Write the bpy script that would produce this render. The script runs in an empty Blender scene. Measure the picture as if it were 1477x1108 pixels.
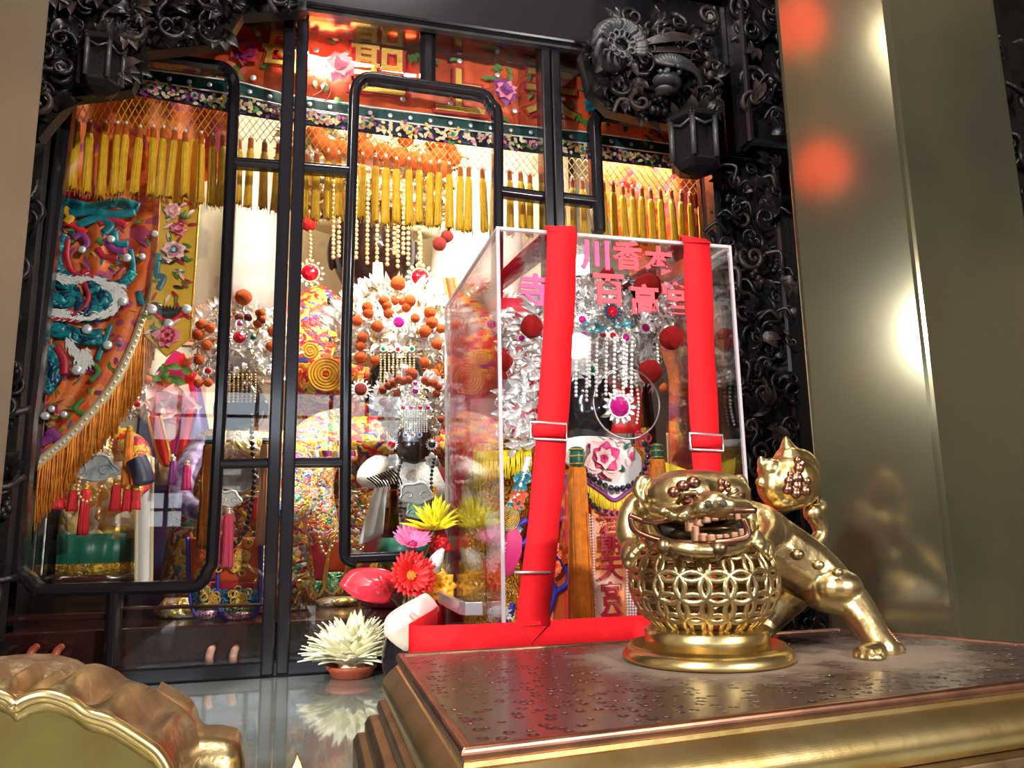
import bpy, math, random
from mathutils import Vector, Matrix
V = Vector
PI = math.pi
rnd = random.Random(7)
C = bpy.context.scene.collection
sc = bpy.context.scene

# ------------------------------------------------------------------ camera
F = 1130.0; CX, CY = 738.5, 554.0
EYE = V((0, 0, 1.25))
YAW, PITCH, ROLL = math.radians(15.0), math.radians(10.2), math.radians(1.05)
fwd = V((math.sin(YAW) * math.cos(PITCH), math.cos(YAW) * math.cos(PITCH), math.sin(PITCH)))
r0 = V((math.cos(YAW), -math.sin(YAW), 0)); u0 = r0.cross(fwd)
cr = r0 * math.cos(ROLL) - u0 * math.sin(ROLL)
cu = r0 * math.sin(ROLL) + u0 * math.cos(ROLL)
def ray(px, py): return fwd + cr * ((px - CX) / F) - cu * ((py - CY) / F)
def P(px, py, Y):                       # where the line of sight meets the upright plane at depth Y
    d = ray(px, py); return EYE + d * (Y / d.y)
def PZ(px, py, z):                      # ... or the level plane at height z
    d = ray(px, py); return EYE + d * ((z - EYE.z) / d.z)
def S(px, py, Y): return (P(px + 1, py, Y) - P(px, py, Y)).length
cd = bpy.data.cameras.new('camera'); cam = bpy.data.objects.new('camera', cd); C.objects.link(cam)
m = Matrix((cr, cu, -fwd)).transposed().to_4x4(); m.translation = EYE; cam.matrix_world = m
cd.sensor_width = 36; cd.lens = F / 1477 * 36; cd.clip_start = .01
sc.camera = cam

# ------------------------------------------------------------------ materials
MATS = {}
def newmat(name):
    mt = bpy.data.materials.new(name); mt.use_nodes = True; nt = mt.node_tree
    return mt, nt, nt.nodes['Principled BSDF'], nt.links
def mat(name, col, rough=.5, metal=0, col2=None, ns=20, bump=0, bs=60, coat=0, sheen=0, emit=None, es=0, sub=0, detail=3, wave=None, spec=None, lo=.4, hi=.65):
    mt, nt, b, L = newmat(name)
    b.inputs['Base Color'].default_value = (*col, 1); b.inputs['Roughness'].default_value = rough; b.inputs['Metallic'].default_value = metal
    if coat: b.inputs['Coat Weight'].default_value = coat; b.inputs['Coat Roughness'].default_value = .08
    if sheen: b.inputs['Sheen Weight'].default_value = sheen
    if spec is not None: b.inputs['Specular IOR Level'].default_value = spec
    if emit: b.inputs['Emission Color'].default_value = (*emit, 1); b.inputs['Emission Strength'].default_value = es
    tc = nt.nodes.new('ShaderNodeTexCoord')
    if col2:
        n = nt.nodes.new('ShaderNodeTexNoise'); n.inputs['Scale'].default_value = ns; n.inputs['Detail'].default_value = detail
        L.new(tc.outputs['Object'], n.inputs['Vector'])
        r = nt.nodes.new('ShaderNodeValToRGB'); r.color_ramp.elements[0].position = lo; r.color_ramp.elements[1].position = hi
        r.color_ramp.elements[0].color = (*col, 1); r.color_ramp.elements[1].color = (*col2, 1)
        L.new(n.outputs['Fac'], r.inputs['Fac']); L.new(r.outputs['Color'], b.inputs['Base Color'])
    if bump:
        if wave:
            n = nt.nodes.new('ShaderNodeTexWave'); n.wave_type = 'BANDS'; n.bands_direction = wave
            n.inputs['Distortion'].default_value = 1.5
        else:
            n = nt.nodes.new('ShaderNodeTexNoise'); n.inputs['Detail'].default_value = 4
        n.inputs['Scale'].default_value = bs
        L.new(tc.outputs['Object'], n.inputs['Vector'])
        bp = nt.nodes.new('ShaderNodeBump'); bp.inputs['Strength'].default_value = bump; bp.inputs['Distance'].default_value = .003
        L.new(n.outputs['Fac'], bp.inputs['Height']); L.new(bp.outputs['Normal'], b.inputs['Normal'])
    MATS[name] = mt; return mt
def brocade(name, pal, scale=60, rough=.4, metal=.2, bump=.6, feature='F1', distort=.3):
    mt, nt, b, L = newmat(name)
    tc = nt.nodes.new('ShaderNodeTexCoord')
    nz = nt.nodes.new('ShaderNodeTexNoise'); nz.inputs['Scale'].default_value = scale * .35; L.new(tc.outputs['Object'], nz.inputs['Vector'])
    mx = nt.nodes.new('ShaderNodeMix'); mx.data_type = 'VECTOR'; mx.inputs[0].default_value = distort * .2
    L.new(tc.outputs['Object'], mx.inputs[4]); L.new(nz.outputs['Color'], mx.inputs[5])
    v = nt.nodes.new('ShaderNodeTexVoronoi'); v.inputs['Scale'].default_value = scale; v.feature = feature
    L.new(mx.outputs[1], v.inputs['Vector'])
    sp = nt.nodes.new('ShaderNodeSeparateColor'); L.new(v.outputs['Color'], sp.inputs['Color'])
    r = nt.nodes.new('ShaderNodeValToRGB'); cr_ = r.color_ramp; cr_.interpolation = 'CONSTANT'
    for i, c in enumerate(pal):
        e = cr_.elements[i] if i < 2 else cr_.elements.new(i / len(pal))
        e.position = i / len(pal); e.color = (*c, 1)
    L.new(sp.outputs[0], r.inputs['Fac']); L.new(r.outputs['Color'], b.inputs['Base Color'])
    bp = nt.nodes.new('ShaderNodeBump'); bp.inputs['Strength'].default_value = bump; bp.inputs['Distance'].default_value = .004; bp.invert = True
    L.new(v.outputs['Distance'], bp.inputs['Height']); L.new(bp.outputs['Normal'], b.inputs['Normal'])
    b.inputs['Roughness'].default_value = rough; b.inputs['Metallic'].default_value = metal
    MATS[name] = mt; return mt
def clear(name, tint=(1, 1, 1), ior=1.45, rough=.02, k=1.0, milk=0, milkcol=(1, 1, 1)):
    mt, nt, b, L = newmat(name); nt.nodes.remove(b); out = nt.nodes['Material Output']
    t = nt.nodes.new('ShaderNodeBsdfTransparent'); t.inputs['Color'].default_value = (*tint, 1)
    g = nt.nodes.new('ShaderNodeBsdfGlossy'); g.inputs['Roughness'].default_value = rough
    f = nt.nodes.new('ShaderNodeFresnel'); f.inputs['IOR'].default_value = ior
    mu = nt.nodes.new('ShaderNodeMath'); mu.operation = 'MULTIPLY'; mu.inputs[1].default_value = k; L.new(f.outputs[0], mu.inputs[0])
    src = t.outputs[0]
    if milk:
        d = nt.nodes.new('ShaderNodeBsdfDiffuse'); d.inputs['Color'].default_value = (*milkcol, 1)
        tr = nt.nodes.new('ShaderNodeBsdfTranslucent'); tr.inputs['Color'].default_value = (*milkcol, 1)
        ad = nt.nodes.new('ShaderNodeMixShader'); L.new(d.outputs[0], ad.inputs[1]); L.new(tr.outputs[0], ad.inputs[2])
        mm = nt.nodes.new('ShaderNodeMixShader'); mm.inputs[0].default_value = milk
        L.new(t.outputs[0], mm.inputs[1]); L.new(ad.outputs[0], mm.inputs[2]); src = mm.outputs[0]
    mx = nt.nodes.new('ShaderNodeMixShader'); L.new(mu.outputs[0], mx.inputs[0]); L.new(src, mx.inputs[1]); L.new(g.outputs[0], mx.inputs[2])
    L.new(mx.outputs[0], out.inputs['Surface']); MATS[name] = mt; return mt

WOOD = mat('black lacquered wood', (.010, .009, .011), .16, 0, coat=.5)
REDWOOD = mat('red brown lacquered wood', (.045, .012, .010), .18, 0, (.02, .006, .006), 8, coat=.4)
CARVE = mat('carved black wood', (.011, .009, .0085), .36, 0, (.005, .0045, .004), 15, .35, 120, spec=.35)
CARVE2 = mat('carved wood with worn colour', (.045, .026, .021), .42, 0, (.014, .010, .009), 25, .3, 120, spec=.35)
GREYW = mat('grey worn carved wood', (.05, .05, .047), .4, 0, (.03, .03, .03), 30)
BRASS = mat('aged brass', (.62, .48, .23), .34, 1, (.25, .17, .085), 26, .35, 90, lo=.40, hi=.78)
BRASSB = mat('polished brass', (.76, .59, .27), .28, 1, (.62, .43, .15), 14, .12, 60)
BRASSD = mat('dark brass', (.36, .25, .13), .36, 1, (.20, .13, .07), 14, .15, 50)
COPPER = mat('copper', (.36, .17, .10), .33, 1, (.22, .10, .07), 30)
SILV = mat('silver filigree', (.95, .93, .90), .25, .55)
SILVG = mat('gilt filigree', (.95, .82, .52), .25, 1)
GREYM = mat('grey metal', (.62, .62, .64), .3, .8)
LACQ = mat('black lacquered face', (.010, .011, .016), .14, 0, coat=.6)
DARKFACE = mat('dark brown face', (.02, .008, .007), .25)
REDS = mat('red webbing', (.66, .004, .009), .75, 0, bump=.12, bs=900, spec=.25)
REDP = mat('red pompom wool', (.80, .008, .006), .95, 0, (.55, .004, .004), 300, .9, 350)
ORP = mat('orange pompom wool', (.85, .15, .015), .95, 0, (.55, .06, .008), 300, .9, 350)
ORPD = mat('rust pompom wool', (.62, .10, .02), .95, 0, (.35, .04, .01), 300, .9, 350)
RUSTD = mat('dark red pompom wool', (.30, .02, .012), .95, 0, (.2, .01, .01), 300, .9, 350)
ORC = mat('orange silk', (.72, .095, .012), .5, 0, (.50, .045, .008), 14, .25, 40)
ORL = mat('orange fringe', (.78, .25, .015), .6, 0, (.55, .14, .01), 60)
ORT = mat('orange tassel', (.90, .26, .008), .55, 0, (.70, .17, .006), 80, .4, 260, wave='X')
YEL = mat('yellow tassel silk', (.92, .52, .008), .5, 0, (.80, .40, .006), 90, .35, 260, wave='X')
YELF = mat('yellow fringe', (.92, .70, .02), .5)
YELC = mat('yellow silk', (.75, .44, .02), .5, 0, (.62, .33, .01), 20, .2, 60)
CAPO = mat('orange tassel cap', (.72, .15, .015), .5, 0, bump=.7, bs=130, wave='Z')
GREEN = mat('green satin', (.004, .12, .075), .4)
DGREEN = mat('dark green satin', (.002, .045, .04), .45)
NAVY = mat('navy satin', (.008, .009, .05), .45)
BLUE = mat('blue trim', (.03, .03, .40), .4)
TEAL = mat('teal silk', (.004, .24, .28), .35, 0, (.002, .10, .16), 40)
SCALE = brocade('teal dragon scales', [(.002, .03, .08), (.004, .16, .22), (.005, .28, .30), (.002, .06, .13)], 75, .35, .1, 1.0)
CRIM = mat('crimson silk', (.42, .008, .03), .5)
RED = mat('red silk', (.75, .012, .015), .5)
PURP = mat('purple silk', (.24, .03, .20), .5)
PINK = mat('pink silk', (.80, .22, .32), .5)
PALEP = mat('pale pink silk', (.88, .58, .55), .5)
MAG = mat('magenta silk', (.62, .02, .16), .5)
LEAF = mat('green silk leaf', (.06, .20, .03), .5)
WHITE = mat('white silk', (.85, .82, .78), .6)
FUR = mat('white fur trim', (.90, .88, .85), .9, 0, bump=.8, bs=400)
CREAM = mat('cream embroidery', (.74, .60, .36), .6)
GOLDE = mat('gold thread', (.85, .52, .10), .35, .8, bump=.8, bs=350)
GEMR = mat('red gem', (.50, .004, .02), .08, 0, coat=1)
GEMB = mat('blue gem', (.01, .02, .30), .08, 0, coat=1)
GEMG = mat('green gem', (.0, .20, .08), .08, 0, coat=1)
GEMM = mat('magenta gem', (.50, .01, .20), .08, 0, coat=1)
MIRR = mat('mirror sequin', (.88, .92, .95), .2, .5)
PEARL = mat('white pearl', (.86, .83, .80), .2, 0, coat=.5)
GPEARL = mat('gilt bead', (.80, .56, .26), .25, .4)
BBEAD = mat('black bead', (.006, .012, .028), .1, 0, coat=1)
DBEAD = mat('dark bead', (.03, .03, .03), .2)
SEQ = brocade('gold sequins', [(.85, .52, .03), (.95, .72, .10), (.62, .34, .02), (1, .85, .35), (.30, .14, .01)], 190, .22, .85, 1.0)
SEQ2 = brocade('gold brocade', [(.75, .52, .16), (.85, .76, .55), (.55, .33, .08), (.9, .85, .72), (.6, .42, .3)], 70, .28, .6, 1.0)
MULTI = brocade('many coloured brocade', [(.80, .58, .04), (.75, .05, .04), (.82, .78, .74), (.05, .10, .42), (.80, .25, .06), (.75, .20, .40), (.55, .30, .03), (.04, .32, .20), (.85, .6, .1), (.8, .5, .1)], 120, .4, .15, .8)
MULTI2 = brocade('red and yellow brocade', [(.75, .03, .02), (.85, .55, .03), (.80, .10, .02), (.7, .6, .1), (.06, .05, .3), (.72, .02, .05), (.8, .5, .08)], 75, .45, .1, .8)
ARMOR = brocade('gilt armour brocade', [(.55, .30, .04), (.75, .50, .10), (.28, .12, .03), (.45, .10, .05), (.62, .55, .45), (.10, .22, .18), (.35, .05, .12)], 80, .3, .55, 1.0)
BLUEG = brocade('blue sequins', [(.02, .14, .45), (.05, .35, .62), (.3, .55, .7), (.03, .08, .25)], 190, .3, .5, 1.0)
GREENG = brocade('green sequins', [(.02, .30, .10), (.15, .5, .2), (.4, .6, .35), (.02, .15, .08)], 190, .3, .5, 1.0)
PINKG = brocade('pink sequins', [(.75, .25, .4), (.85, .5, .6), (.6, .1, .25), (.9, .75, .78)], 190, .3, .5, 1.0)
EMB = brocade('embroidered orange silk', [(.70, .12, .015), (.74, .16, .02), (.62, .09, .012), (.72, .14, .02), (.40, .05, .12), (.70, .20, .05)], 28, .55, 0, .35, distort=1.5)
PLAQ = mat('grey stone plaque', (.42, .45, .46), .5, 0, (.22, .25, .27), 60, .3, 80)
SPLAQ = mat('silver ruyi plaque', (.75, .73, .68), .3, .5)
WRAP = mat('silver white robe', (.78, .74, .70), .4, .2, (.5, .47, .45), 200, .8, 300)
TABLE = mat('polished pale stone', (.25, .27, .23), .04, 0, (.19, .205, .175), 3, detail=8, coat=1)
PLATE = None
ACR = clear('clear acrylic', (.99, .99, .99), 1.45, .015, .55)
EDGE = clear('bright acrylic edge', (.97, .95, .96), 1.5, .08, .9, .68, (1, .90, .92))
GLASS = clear('cabinet glass', (.97, .98, .97), 1.5, .01, 1.0)
TERRA = mat('terracotta plastic', (.50, .10, .045), .4)
PETALC = mat('cream petal', (.97, .94, .72), .6, 0, (.95, .88, .55), 25)
PETALR = mat('red petal', (.80, .012, .010), .5, 0, (.62, .008, .012), 30)
PETALK = mat('pink petal', (.88, .20, .42), .5)
ANTHR = mat('red anthurium', (.80, .035, .05), .22, 0, (.68, .02, .04), 12, .1, 20, coat=.4)
ANTHP = mat('pale pink anthurium', (.86, .45, .44), .3, 0, (.75, .66, .48), 9, .1, 20, coat=.3)
PETALY = mat('yellow petal', (.90, .80, .02), .5)
PETALO = mat('orange petal', (.90, .36, .01), .5)
STEM = mat('green stem', (.12, .20, .05), .5)
PILLAR = mat('polished bronze stone', (.20, .168, .095), .12, .8, (.125, .112, .07), 2.5, detail=8)
PILLARB = mat('beige stone pillar', (.27, .21, .135), .38, .15, (.22, .17, .11), 3, detail=8)
DARKW = mat('dark hall wall', (.20, .15, .11), .6)
CEIL = mat('dark hall ceiling', (.16, .11, .08), .6)
FLOORM = mat('hall floor', (.22, .19, .17), .3)
BACKC = mat('cream backcloth', (.86, .78, .58), .8, 0, (.62, .58, .48), 9, .2, 30, lo=.52, hi=.6)
CINT = mat('cabinet inner board', (.20, .10, .06), .5)
PINKW = mat('pinkish bare wood', (.60, .33, .24), .5)
BARK = mat('rough brown bronze', (.20, .12, .06), .45, .7, (.32, .21, .11), 60, 1.0, 110)
LAMPG = mat('lit lamp', (1, 1, 1), .5, emit=(1, .96, .88), es=9)
WINE = mat('daylit opening', (.8, .9, 1), .5, emit=(.78, .88, 1.0), es=4.5)
LANT = mat('red lantern paper', (.8, .05, .02), .6, emit=(1, .07, .012), es=5)

# pierced dark plate: rows of small pits, and grey dust round the feet of the lion
def plate_mat(c1, c2):
    mt, nt, b, L = newmat('pitted dark bronze plate')
    g = nt.nodes.new('ShaderNodeNewGeometry')
    v = nt.nodes.new('ShaderNodeTexVoronoi'); v.inputs['Scale'].default_value = 78; v.inputs['Randomness'].default_value = .6
    L.new(g.outputs['Position'], v.inputs['Vector'])
    r = nt.nodes.new('ShaderNodeValToRGB'); r.color_ramp.elements[0].position = .14; r.color_ramp.elements[1].position = .36
    L.new(v.outputs['Distance'], r.inputs['Fac'])
    def near(c, a, bb):
        d = nt.nodes.new('ShaderNodeVectorMath'); d.operation = 'DISTANCE'; d.inputs[1].default_value = c
        L.new(g.outputs['Position'], d.inputs[0])
        nz = nt.nodes.new('ShaderNodeTexNoise'); nz.inputs['Scale'].default_value = 28; L.new(g.outputs['Position'], nz.inputs['Vector'])
        ad = nt.nodes.new('ShaderNodeMath'); ad.operation = 'MULTIPLY_ADD'; ad.inputs[1].default_value = .09; L.new(nz.outputs['Fac'], ad.inputs[0]); L.new(d.outputs['Value'], ad.inputs[2])
        q = nt.nodes.new('ShaderNodeMapRange'); q.inputs[1].default_value = a; q.inputs[2].default_value = bb; q.inputs[3].default_value = 1; q.inputs[4].default_value = 0
        L.new(ad.outputs[0], q.inputs[0]); return q.outputs[0]
    mxx = nt.nodes.new('ShaderNodeMath'); mxx.operation = 'MAXIMUM'
    L.new(near(c1, .14, .19), mxx.inputs[0]); L.new(near(c2, .10, .16), mxx.inputs[1])
    mc = nt.nodes.new('ShaderNodeMix'); mc.data_type = 'RGBA'; L.new(mxx.outputs[0], mc.inputs[0])
    mc.inputs[6].default_value = (.050, .030, .024, 1); mc.inputs[7].default_value = (.16, .115, .08, 1)
    L.new(mc.outputs[2], b.inputs['Base Color'])
    rr = nt.nodes.new('ShaderNodeMapRange'); rr.inputs[3].default_value = .22; rr.inputs[4].default_value = .65
    L.new(mxx.outputs[0], rr.inputs[0]); L.new(rr.outputs[0], b.inputs['Roughness'])
    b.inputs['Metallic'].default_value = .12
    inv = nt.nodes.new('ShaderNodeMath'); inv.operation = 'SUBTRACT'; inv.inputs[0].default_value = 1; L.new(mxx.outputs[0], inv.inputs[1])
    bp = nt.nodes.new('ShaderNodeBump'); bp.inputs['Distance'].default_value = .014
    L.new(inv.outputs[0], bp.inputs['Strength']); L.new(r.outputs['Color'], bp.inputs['Height']); L.new(bp.outputs['Normal'], b.inputs['Normal'])
    return mt

# ------------------------------------------------------------------ mesh builder
class MB:
    def __init__(s): s.v = []; s.f = []; s.m = []; s.k = 0
    def add(s, vs, fs):
        o = len(s.v); s.v += [V(a) for a in vs]
        for f in fs: s.f.append(tuple(i + o for i in f)); s.m.append(s.k)
    def box(s, c, sz):
        x, y, z = [a / 2 for a in sz]; c = V(c)
        s.add([c + V((i * x, j * y, k * z)) for i in (-1, 1) for j in (-1, 1) for k in (-1, 1)],
              [(0, 1, 3, 2), (4, 6, 7, 5), (0, 4, 5, 1), (2, 3, 7, 6), (0, 2, 6, 4), (1, 5, 7, 3)])
    def rings(s, R, closed=True, caps=True, loop=False):
        n = len(R[0]); vs = [p for r in R for p in r]; fs = []
        nr = len(R)
        for i in range(nr if loop else nr - 1):
            for j in range(n if closed else n - 1):
                a, b = i * n + j, i * n + (j + 1) % n
                c, d = ((i + 1) % nr) * n + (j + 1) % n, ((i + 1) % nr) * n + j
                fs.append((a, b, c, d))
        if caps and closed and not loop: fs.append(tuple(range(n))[::-1]); fs.append(tuple((nr - 1) * n + j for j in range(n)))
        s.add(vs, fs)
    def tube(s, pts, r, n=8, sec=None, up=None, loop=False, caps=True):
        pts = [V(p) for p in pts]; N = len(pts)
        if not hasattr(r, '__len__'): r = [r] * N
        R = []; nrm = None
        for i in range(N):
            if loop: t = pts[(i + 1) % N] - pts[i - 1]
            else: t = pts[min(i + 1, N - 1)] - pts[max(i - 1, 0)]
            if t.length < 1e-9: t = V((0, 0, 1))
            t.normalize()
            if up is not None: a = t.cross(up); a = a.normalized() if a.length > 1e-6 else V((1, 0, 0)); bb = a.cross(t)
            else:
                if nrm is None:
                    nrm = t.orthogonal().normalized()
                nrm = (nrm - t * nrm.dot(t)); nrm = nrm.normalized() if nrm.length > 1e-6 else t.orthogonal().normalized()
                a = nrm; bb = t.cross(a)
            if sec: R.append([pts[i] + a * (x * r[i]) + bb * (y * r[i]) for x, y in sec])
            else: R.append([pts[i] + (a * math.cos(2 * PI * j / n) + bb * math.sin(2 * PI * j / n)) * r[i] for j in range(n)])
        s.rings(R, True, caps, loop)
    def bar(s, pts, w, d, Yn=V((0, -1, 0))):          # rounded rectangular moulding, w across, d deep
        k = .3
        sec = [(-w / 2, -d / 2), (w / 2, -d / 2), (w / 2, d / 2 - k * w), (w / 2 - k * w, d / 2), (-w / 2 + k * w, d / 2), (-w / 2, d / 2 - k * w)]
        s.tube(pts, 1.0, sec=sec, up=Yn)
    def sphere(s, c, r, nu=10, nv=7):
        if not hasattr(r, '__len__'): r = (r, r, r)
        c = V(c); vs = [c + V((0, 0, -r[2]))]
        for i in range(1, nv):
            a = -PI / 2 + PI * i / nv
            for j in range(nu):
                t = 2 * PI * j / nu; vs.append(c + V((r[0] * math.cos(a) * math.cos(t), r[1] * math.cos(a) * math.sin(t), r[2] * math.sin(a))))
        vs.append(c + V((0, 0, r[2]))); fs = []
        for j in range(nu):
            fs.append((0, 1 + (j + 1) % nu, 1 + j))
            for i in range(nv - 2):
                a = 1 + i * nu + j; b = 1 + i * nu + (j + 1) % nu; fs.append((a, b, b + nu, a + nu))
            fs.append((1 + (nv - 2) * nu + j, 1 + (nv - 2) * nu + (j + 1) % nu, len(vs) - 1))
        s.add(vs, fs)
    def lathe(s, prof, c, n=32, caps=True, fr=None):
        c = V(c); R = []
        for r, z in prof:
            R.append([c + V((math.cos(2 * PI * j / n) * r * (fr(j, n) if fr else 1), math.sin(2 * PI * j / n) * r * (fr(j, n) if fr else 1), z)) for j in range(n)])
        s.rings(R, True, caps)
    def grid(s, fn, nu, nv):
        vs = [fn(i / nu, j / nv) for i in range(nu + 1) for j in range(nv + 1)]
        s.add(vs, [(i * (nv + 1) + j, (i + 1) * (nv + 1) + j, (i + 1) * (nv + 1) + j + 1, i * (nv + 1) + j + 1) for i in range(nu) for j in range(nv)])
    def slab(s, pts, off):
        pts = [V(p) for p in pts]; off = V(off); n = len(pts)
        s.add(pts + [p + off for p in pts], [tuple(range(n)), tuple(range(2 * n - 1, n - 1, -1))] + [(j, j + n, (j + 1) % n + n, (j + 1) % n) for j in range(n)])
    def leaf(s, p, d, nrm, L, W, cup=.15, n=4, tip=.0, bend=.0):
        p = V(p); d = V(d).normalized(); nrm = V(nrm); nrm = nrm - d * nrm.dot(d)
        nrm = nrm.normalized() if nrm.length > 1e-6 else d.orthogonal().normalized()
        w = d.cross(nrm); vs = []
        for i in range(n + 1):
            t = i / n; wd = W * (math.sin(PI * min(1, t * .82 + .12)) ** .8) * (1 if t < 1 else .15 + tip)
            q = p + d * (L * t) + nrm * (cup * L * math.sin(PI * t) + bend * L * t * t)
            vs += [q - w * wd / 2 + nrm * cup * W * .5, q, q + w * wd / 2 + nrm * cup * W * .5]
        fs = []
        for i in range(n):
            a = i * 3; fs += [(a, a + 1, a + 4, a + 3), (a + 1, a + 2, a + 5, a + 4)]
        s.add(vs, fs)
    def peony(s, c, R, cols, nrm=(0, -1, 0), layers=4, npet=7, rg=rnd):
        c = V(c); nrm = V(nrm).normalized(); a = nrm.orthogonal().normalized(); b = nrm.cross(a)
        for l in range(layers):
            s.k = cols[l % len(cols)]; rr = R * (1 - .23 * l); ph = rg.random() * 6
            for i in range(npet):
                t = ph + 2 * PI * (i + rg.uniform(-.35, .35)) / npet; d = a * math.cos(t) + b * math.sin(t)
                s.leaf(c + nrm * (.06 * R * l), d + nrm * (.12 + .25 * l + rg.uniform(-.08, .12)), nrm, rr * rg.uniform(.72, 1.1), rr * rg.uniform(.6, .95), .16)
        s.k = 0
    def ring(s, c, R, r, nrm=(0, -1, 0), n=20, m=6):
        c = V(c); nrm = V(nrm).normalized(); a = nrm.orthogonal().normalized(); b = nrm.cross(a)
        s.tube([c + (a * math.cos(2 * PI * i / n) + b * math.sin(2 * PI * i / n)) * R for i in range(n)], r, m, loop=True)
    def loft(s, rows, Y, n=28, dep=.7, wob=0, wn=9):
        R = []
        for row in rows:
            cx, py, hw = row[:3]; dp = row[3] if len(row) > 3 else dep
            c = P(cx, py, Y); k = hw * S(cx, py, Y)
            R.append([c + V((math.cos(2 * PI * j / n) * k * (1 + wob * math.sin(wn * 2 * PI * j / n)), math.sin(2 * PI * j / n) * k * dp * (1 + wob * math.sin(wn * 2 * PI * j / n)), 0)) for j in range(n)])
        s.rings(R)

WL = {}
def link(name, me, parent=None, origin=None):
    o = bpy.data.objects.new(name, me); C.objects.link(o)
    w = V(origin) if origin is not None else V((0, 0, 0)); WL[o] = w
    if parent is not None: o.parent = parent; o.location = w - WL[parent]
    else: o.location = w
    return o
def mesh(name, mb, mats, origin, smooth=True):
    me = bpy.data.meshes.new(name); me.from_pydata([v - origin for v in mb.v], [], mb.f)
    for mm in (mats if isinstance(mats, (list, tuple)) else [mats]): me.materials.append(mm)
    if any(mb.m): me.polygons.foreach_set('material_index', mb.m)
    me.polygons.foreach_set('use_smooth', [smooth] * len(me.polygons)); me.update()
    return me
CLAMP = [None]
def obj(name, mb, mats, parent=None, smooth=True, bevel=0, sub=0, base=False, origin=None, solid=0):
    if CLAMP[0]:
        a, b = CLAMP[0]; mb.v = [V([min(max(v[i], a[i]), b[i]) for i in range(3)]) for v in mb.v]
    lo = V([min(v[i] for v in mb.v) for i in range(3)]); hi = V([max(v[i] for v in mb.v) for i in range(3)])
    if origin is None: origin = V(((lo.x + hi.x) / 2, (lo.y + hi.y) / 2, lo.z if base else (lo.z + hi.z) / 2))
    me = mesh(name, mb, mats, V(origin), smooth); o = link(name, me, parent, origin)
    if solid: md = o.modifiers.new('thick', 'SOLIDIFY'); md.thickness = solid; md.offset = 0
    if bevel: md = o.modifiers.new('edge', 'BEVEL'); md.width = bevel; md.segments = 2; md.limit_method = 'ANGLE'; md.harden_normals = False
    if sub: md = o.modifiers.new('sub', 'SUBSURF'); md.levels = sub; md.render_levels = sub
    return o
def thing(name, label, cat, loc, group=None):
    o = bpy.data.objects.new(name, None); C.objects.link(o); o.location = loc; o.empty_display_size = .05; WL[o] = V(loc)
    return tag(o, label, cat, group)
def tag(o, label, cat, group=None, kind=None):
    o['label'] = label; o['category'] = cat
    if group: o['group'] = group
    if kind: o['kind'] = kind
    return o
def struct(name, mb, mt, label=None, **k):
    o = obj(name, mb, mt, **k); o['kind'] = 'structure'
    if label: o['label'] = label; o['category'] = name.split('_')[0]
    return o
def sculpt(mb, voxel, it=6, fac=.5):                 # many overlapping volumes become one continuous skin
    me = mesh('sculpt', mb, WOOD, V((0, 0, 0))); o = bpy.data.objects.new('sculpt', me); C.objects.link(o)
    r = o.modifiers.new('r', 'REMESH'); r.mode = 'VOXEL'; r.voxel_size = voxel; r.use_smooth_shade = True
    q = o.modifiers.new('s', 'SMOOTH'); q.factor = fac; q.iterations = it
    dg = bpy.context.evaluated_depsgraph_get(); dg.update()
    nm = bpy.data.meshes.new_from_object(o.evaluated_get(dg))
    out = MB(); out.v = [v.co.copy() for v in nm.vertices]; out.f = [tuple(p.vertices) for p in nm.polygons]; out.m = [0] * len(out.f)
    bpy.data.objects.remove(o); bpy.data.meshes.remove(me); bpy.data.meshes.remove(nm)
    return out
def text(ch, c, h, mt, parent, name='lettering', ext=.0015, bold=.015, yrot=0):
    cu_ = bpy.data.curves.new('t', 'FONT'); cu_.body = ch; cu_.size = 1.0; cu_.align_x = 'CENTER'; cu_.align_y = 'CENTER'; cu_.extrude = .03; cu_.offset = bold
    o = bpy.data.objects.new('t', cu_); C.objects.link(o)
    dg = bpy.context.evaluated_depsgraph_get(); dg.update()
    nm = bpy.data.meshes.new_from_object(o.evaluated_get(dg))
    mb = MB(); vs = [v.co for v in nm.vertices]
    if not vs: bpy.data.objects.remove(o); return None
    lo = V([min(v[i] for v in vs) for i in range(3)]); hi = V([max(v[i] for v in vs) for i in range(3)]); k = h / (hi.y - lo.y); mid = (lo + hi) / 2
    for v in vs:
        q = (v - mid); mb.v.append(V(c) + V((q.x * k, -q.z / .03 * ext, q.y * k)))
    mb.f = [tuple(p.vertices) for p in nm.polygons]; mb.m = [0] * len(mb.f)
    bpy.data.objects.remove(o); bpy.data.curves.remove(cu_); bpy.data.meshes.remove(nm)
    return obj(name, mb, mt, parent, smooth=False)
def smoothpath(pts, k=6, loop=False):
    pts = [V(p) for p in pts]; out = []; N = len(pts)
    for i in range(N if loop else N - 1):
        if loop: a, b, c, d = pts[i - 1], pts[i], pts[(i + 1) % N], pts[(i + 2) % N]
        else: a, b, c, d = pts[max(i - 1, 0)], pts[i], pts[i + 1], pts[min(i + 2, N - 1)]
        for j in range(k):
            t = j / k; out.append(.5 * ((2 * b) + (c - a) * t + (2 * a - 5 * b + 4 * c - d) * t * t + (3 * b - a - 3 * c + d) * t ** 3))
    if not loop: out.append(pts[-1])
    return out
def pp(pts, Y, k=6): return smoothpath([P(x, y, Y) for x, y in pts], k)
def lerp(a, b, t): return a + (b - a) * t
def polyx(pts, x):                                     # y on a pixel polyline
    for (x0, y0), (x1, y1) in zip(pts, pts[1:]):
        if x0 <= x <= x1: return lerp(y0, y1, (x - x0) / (x1 - x0))
    return pts[0][1] if x < pts[0][0] else pts[-1][1]
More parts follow.
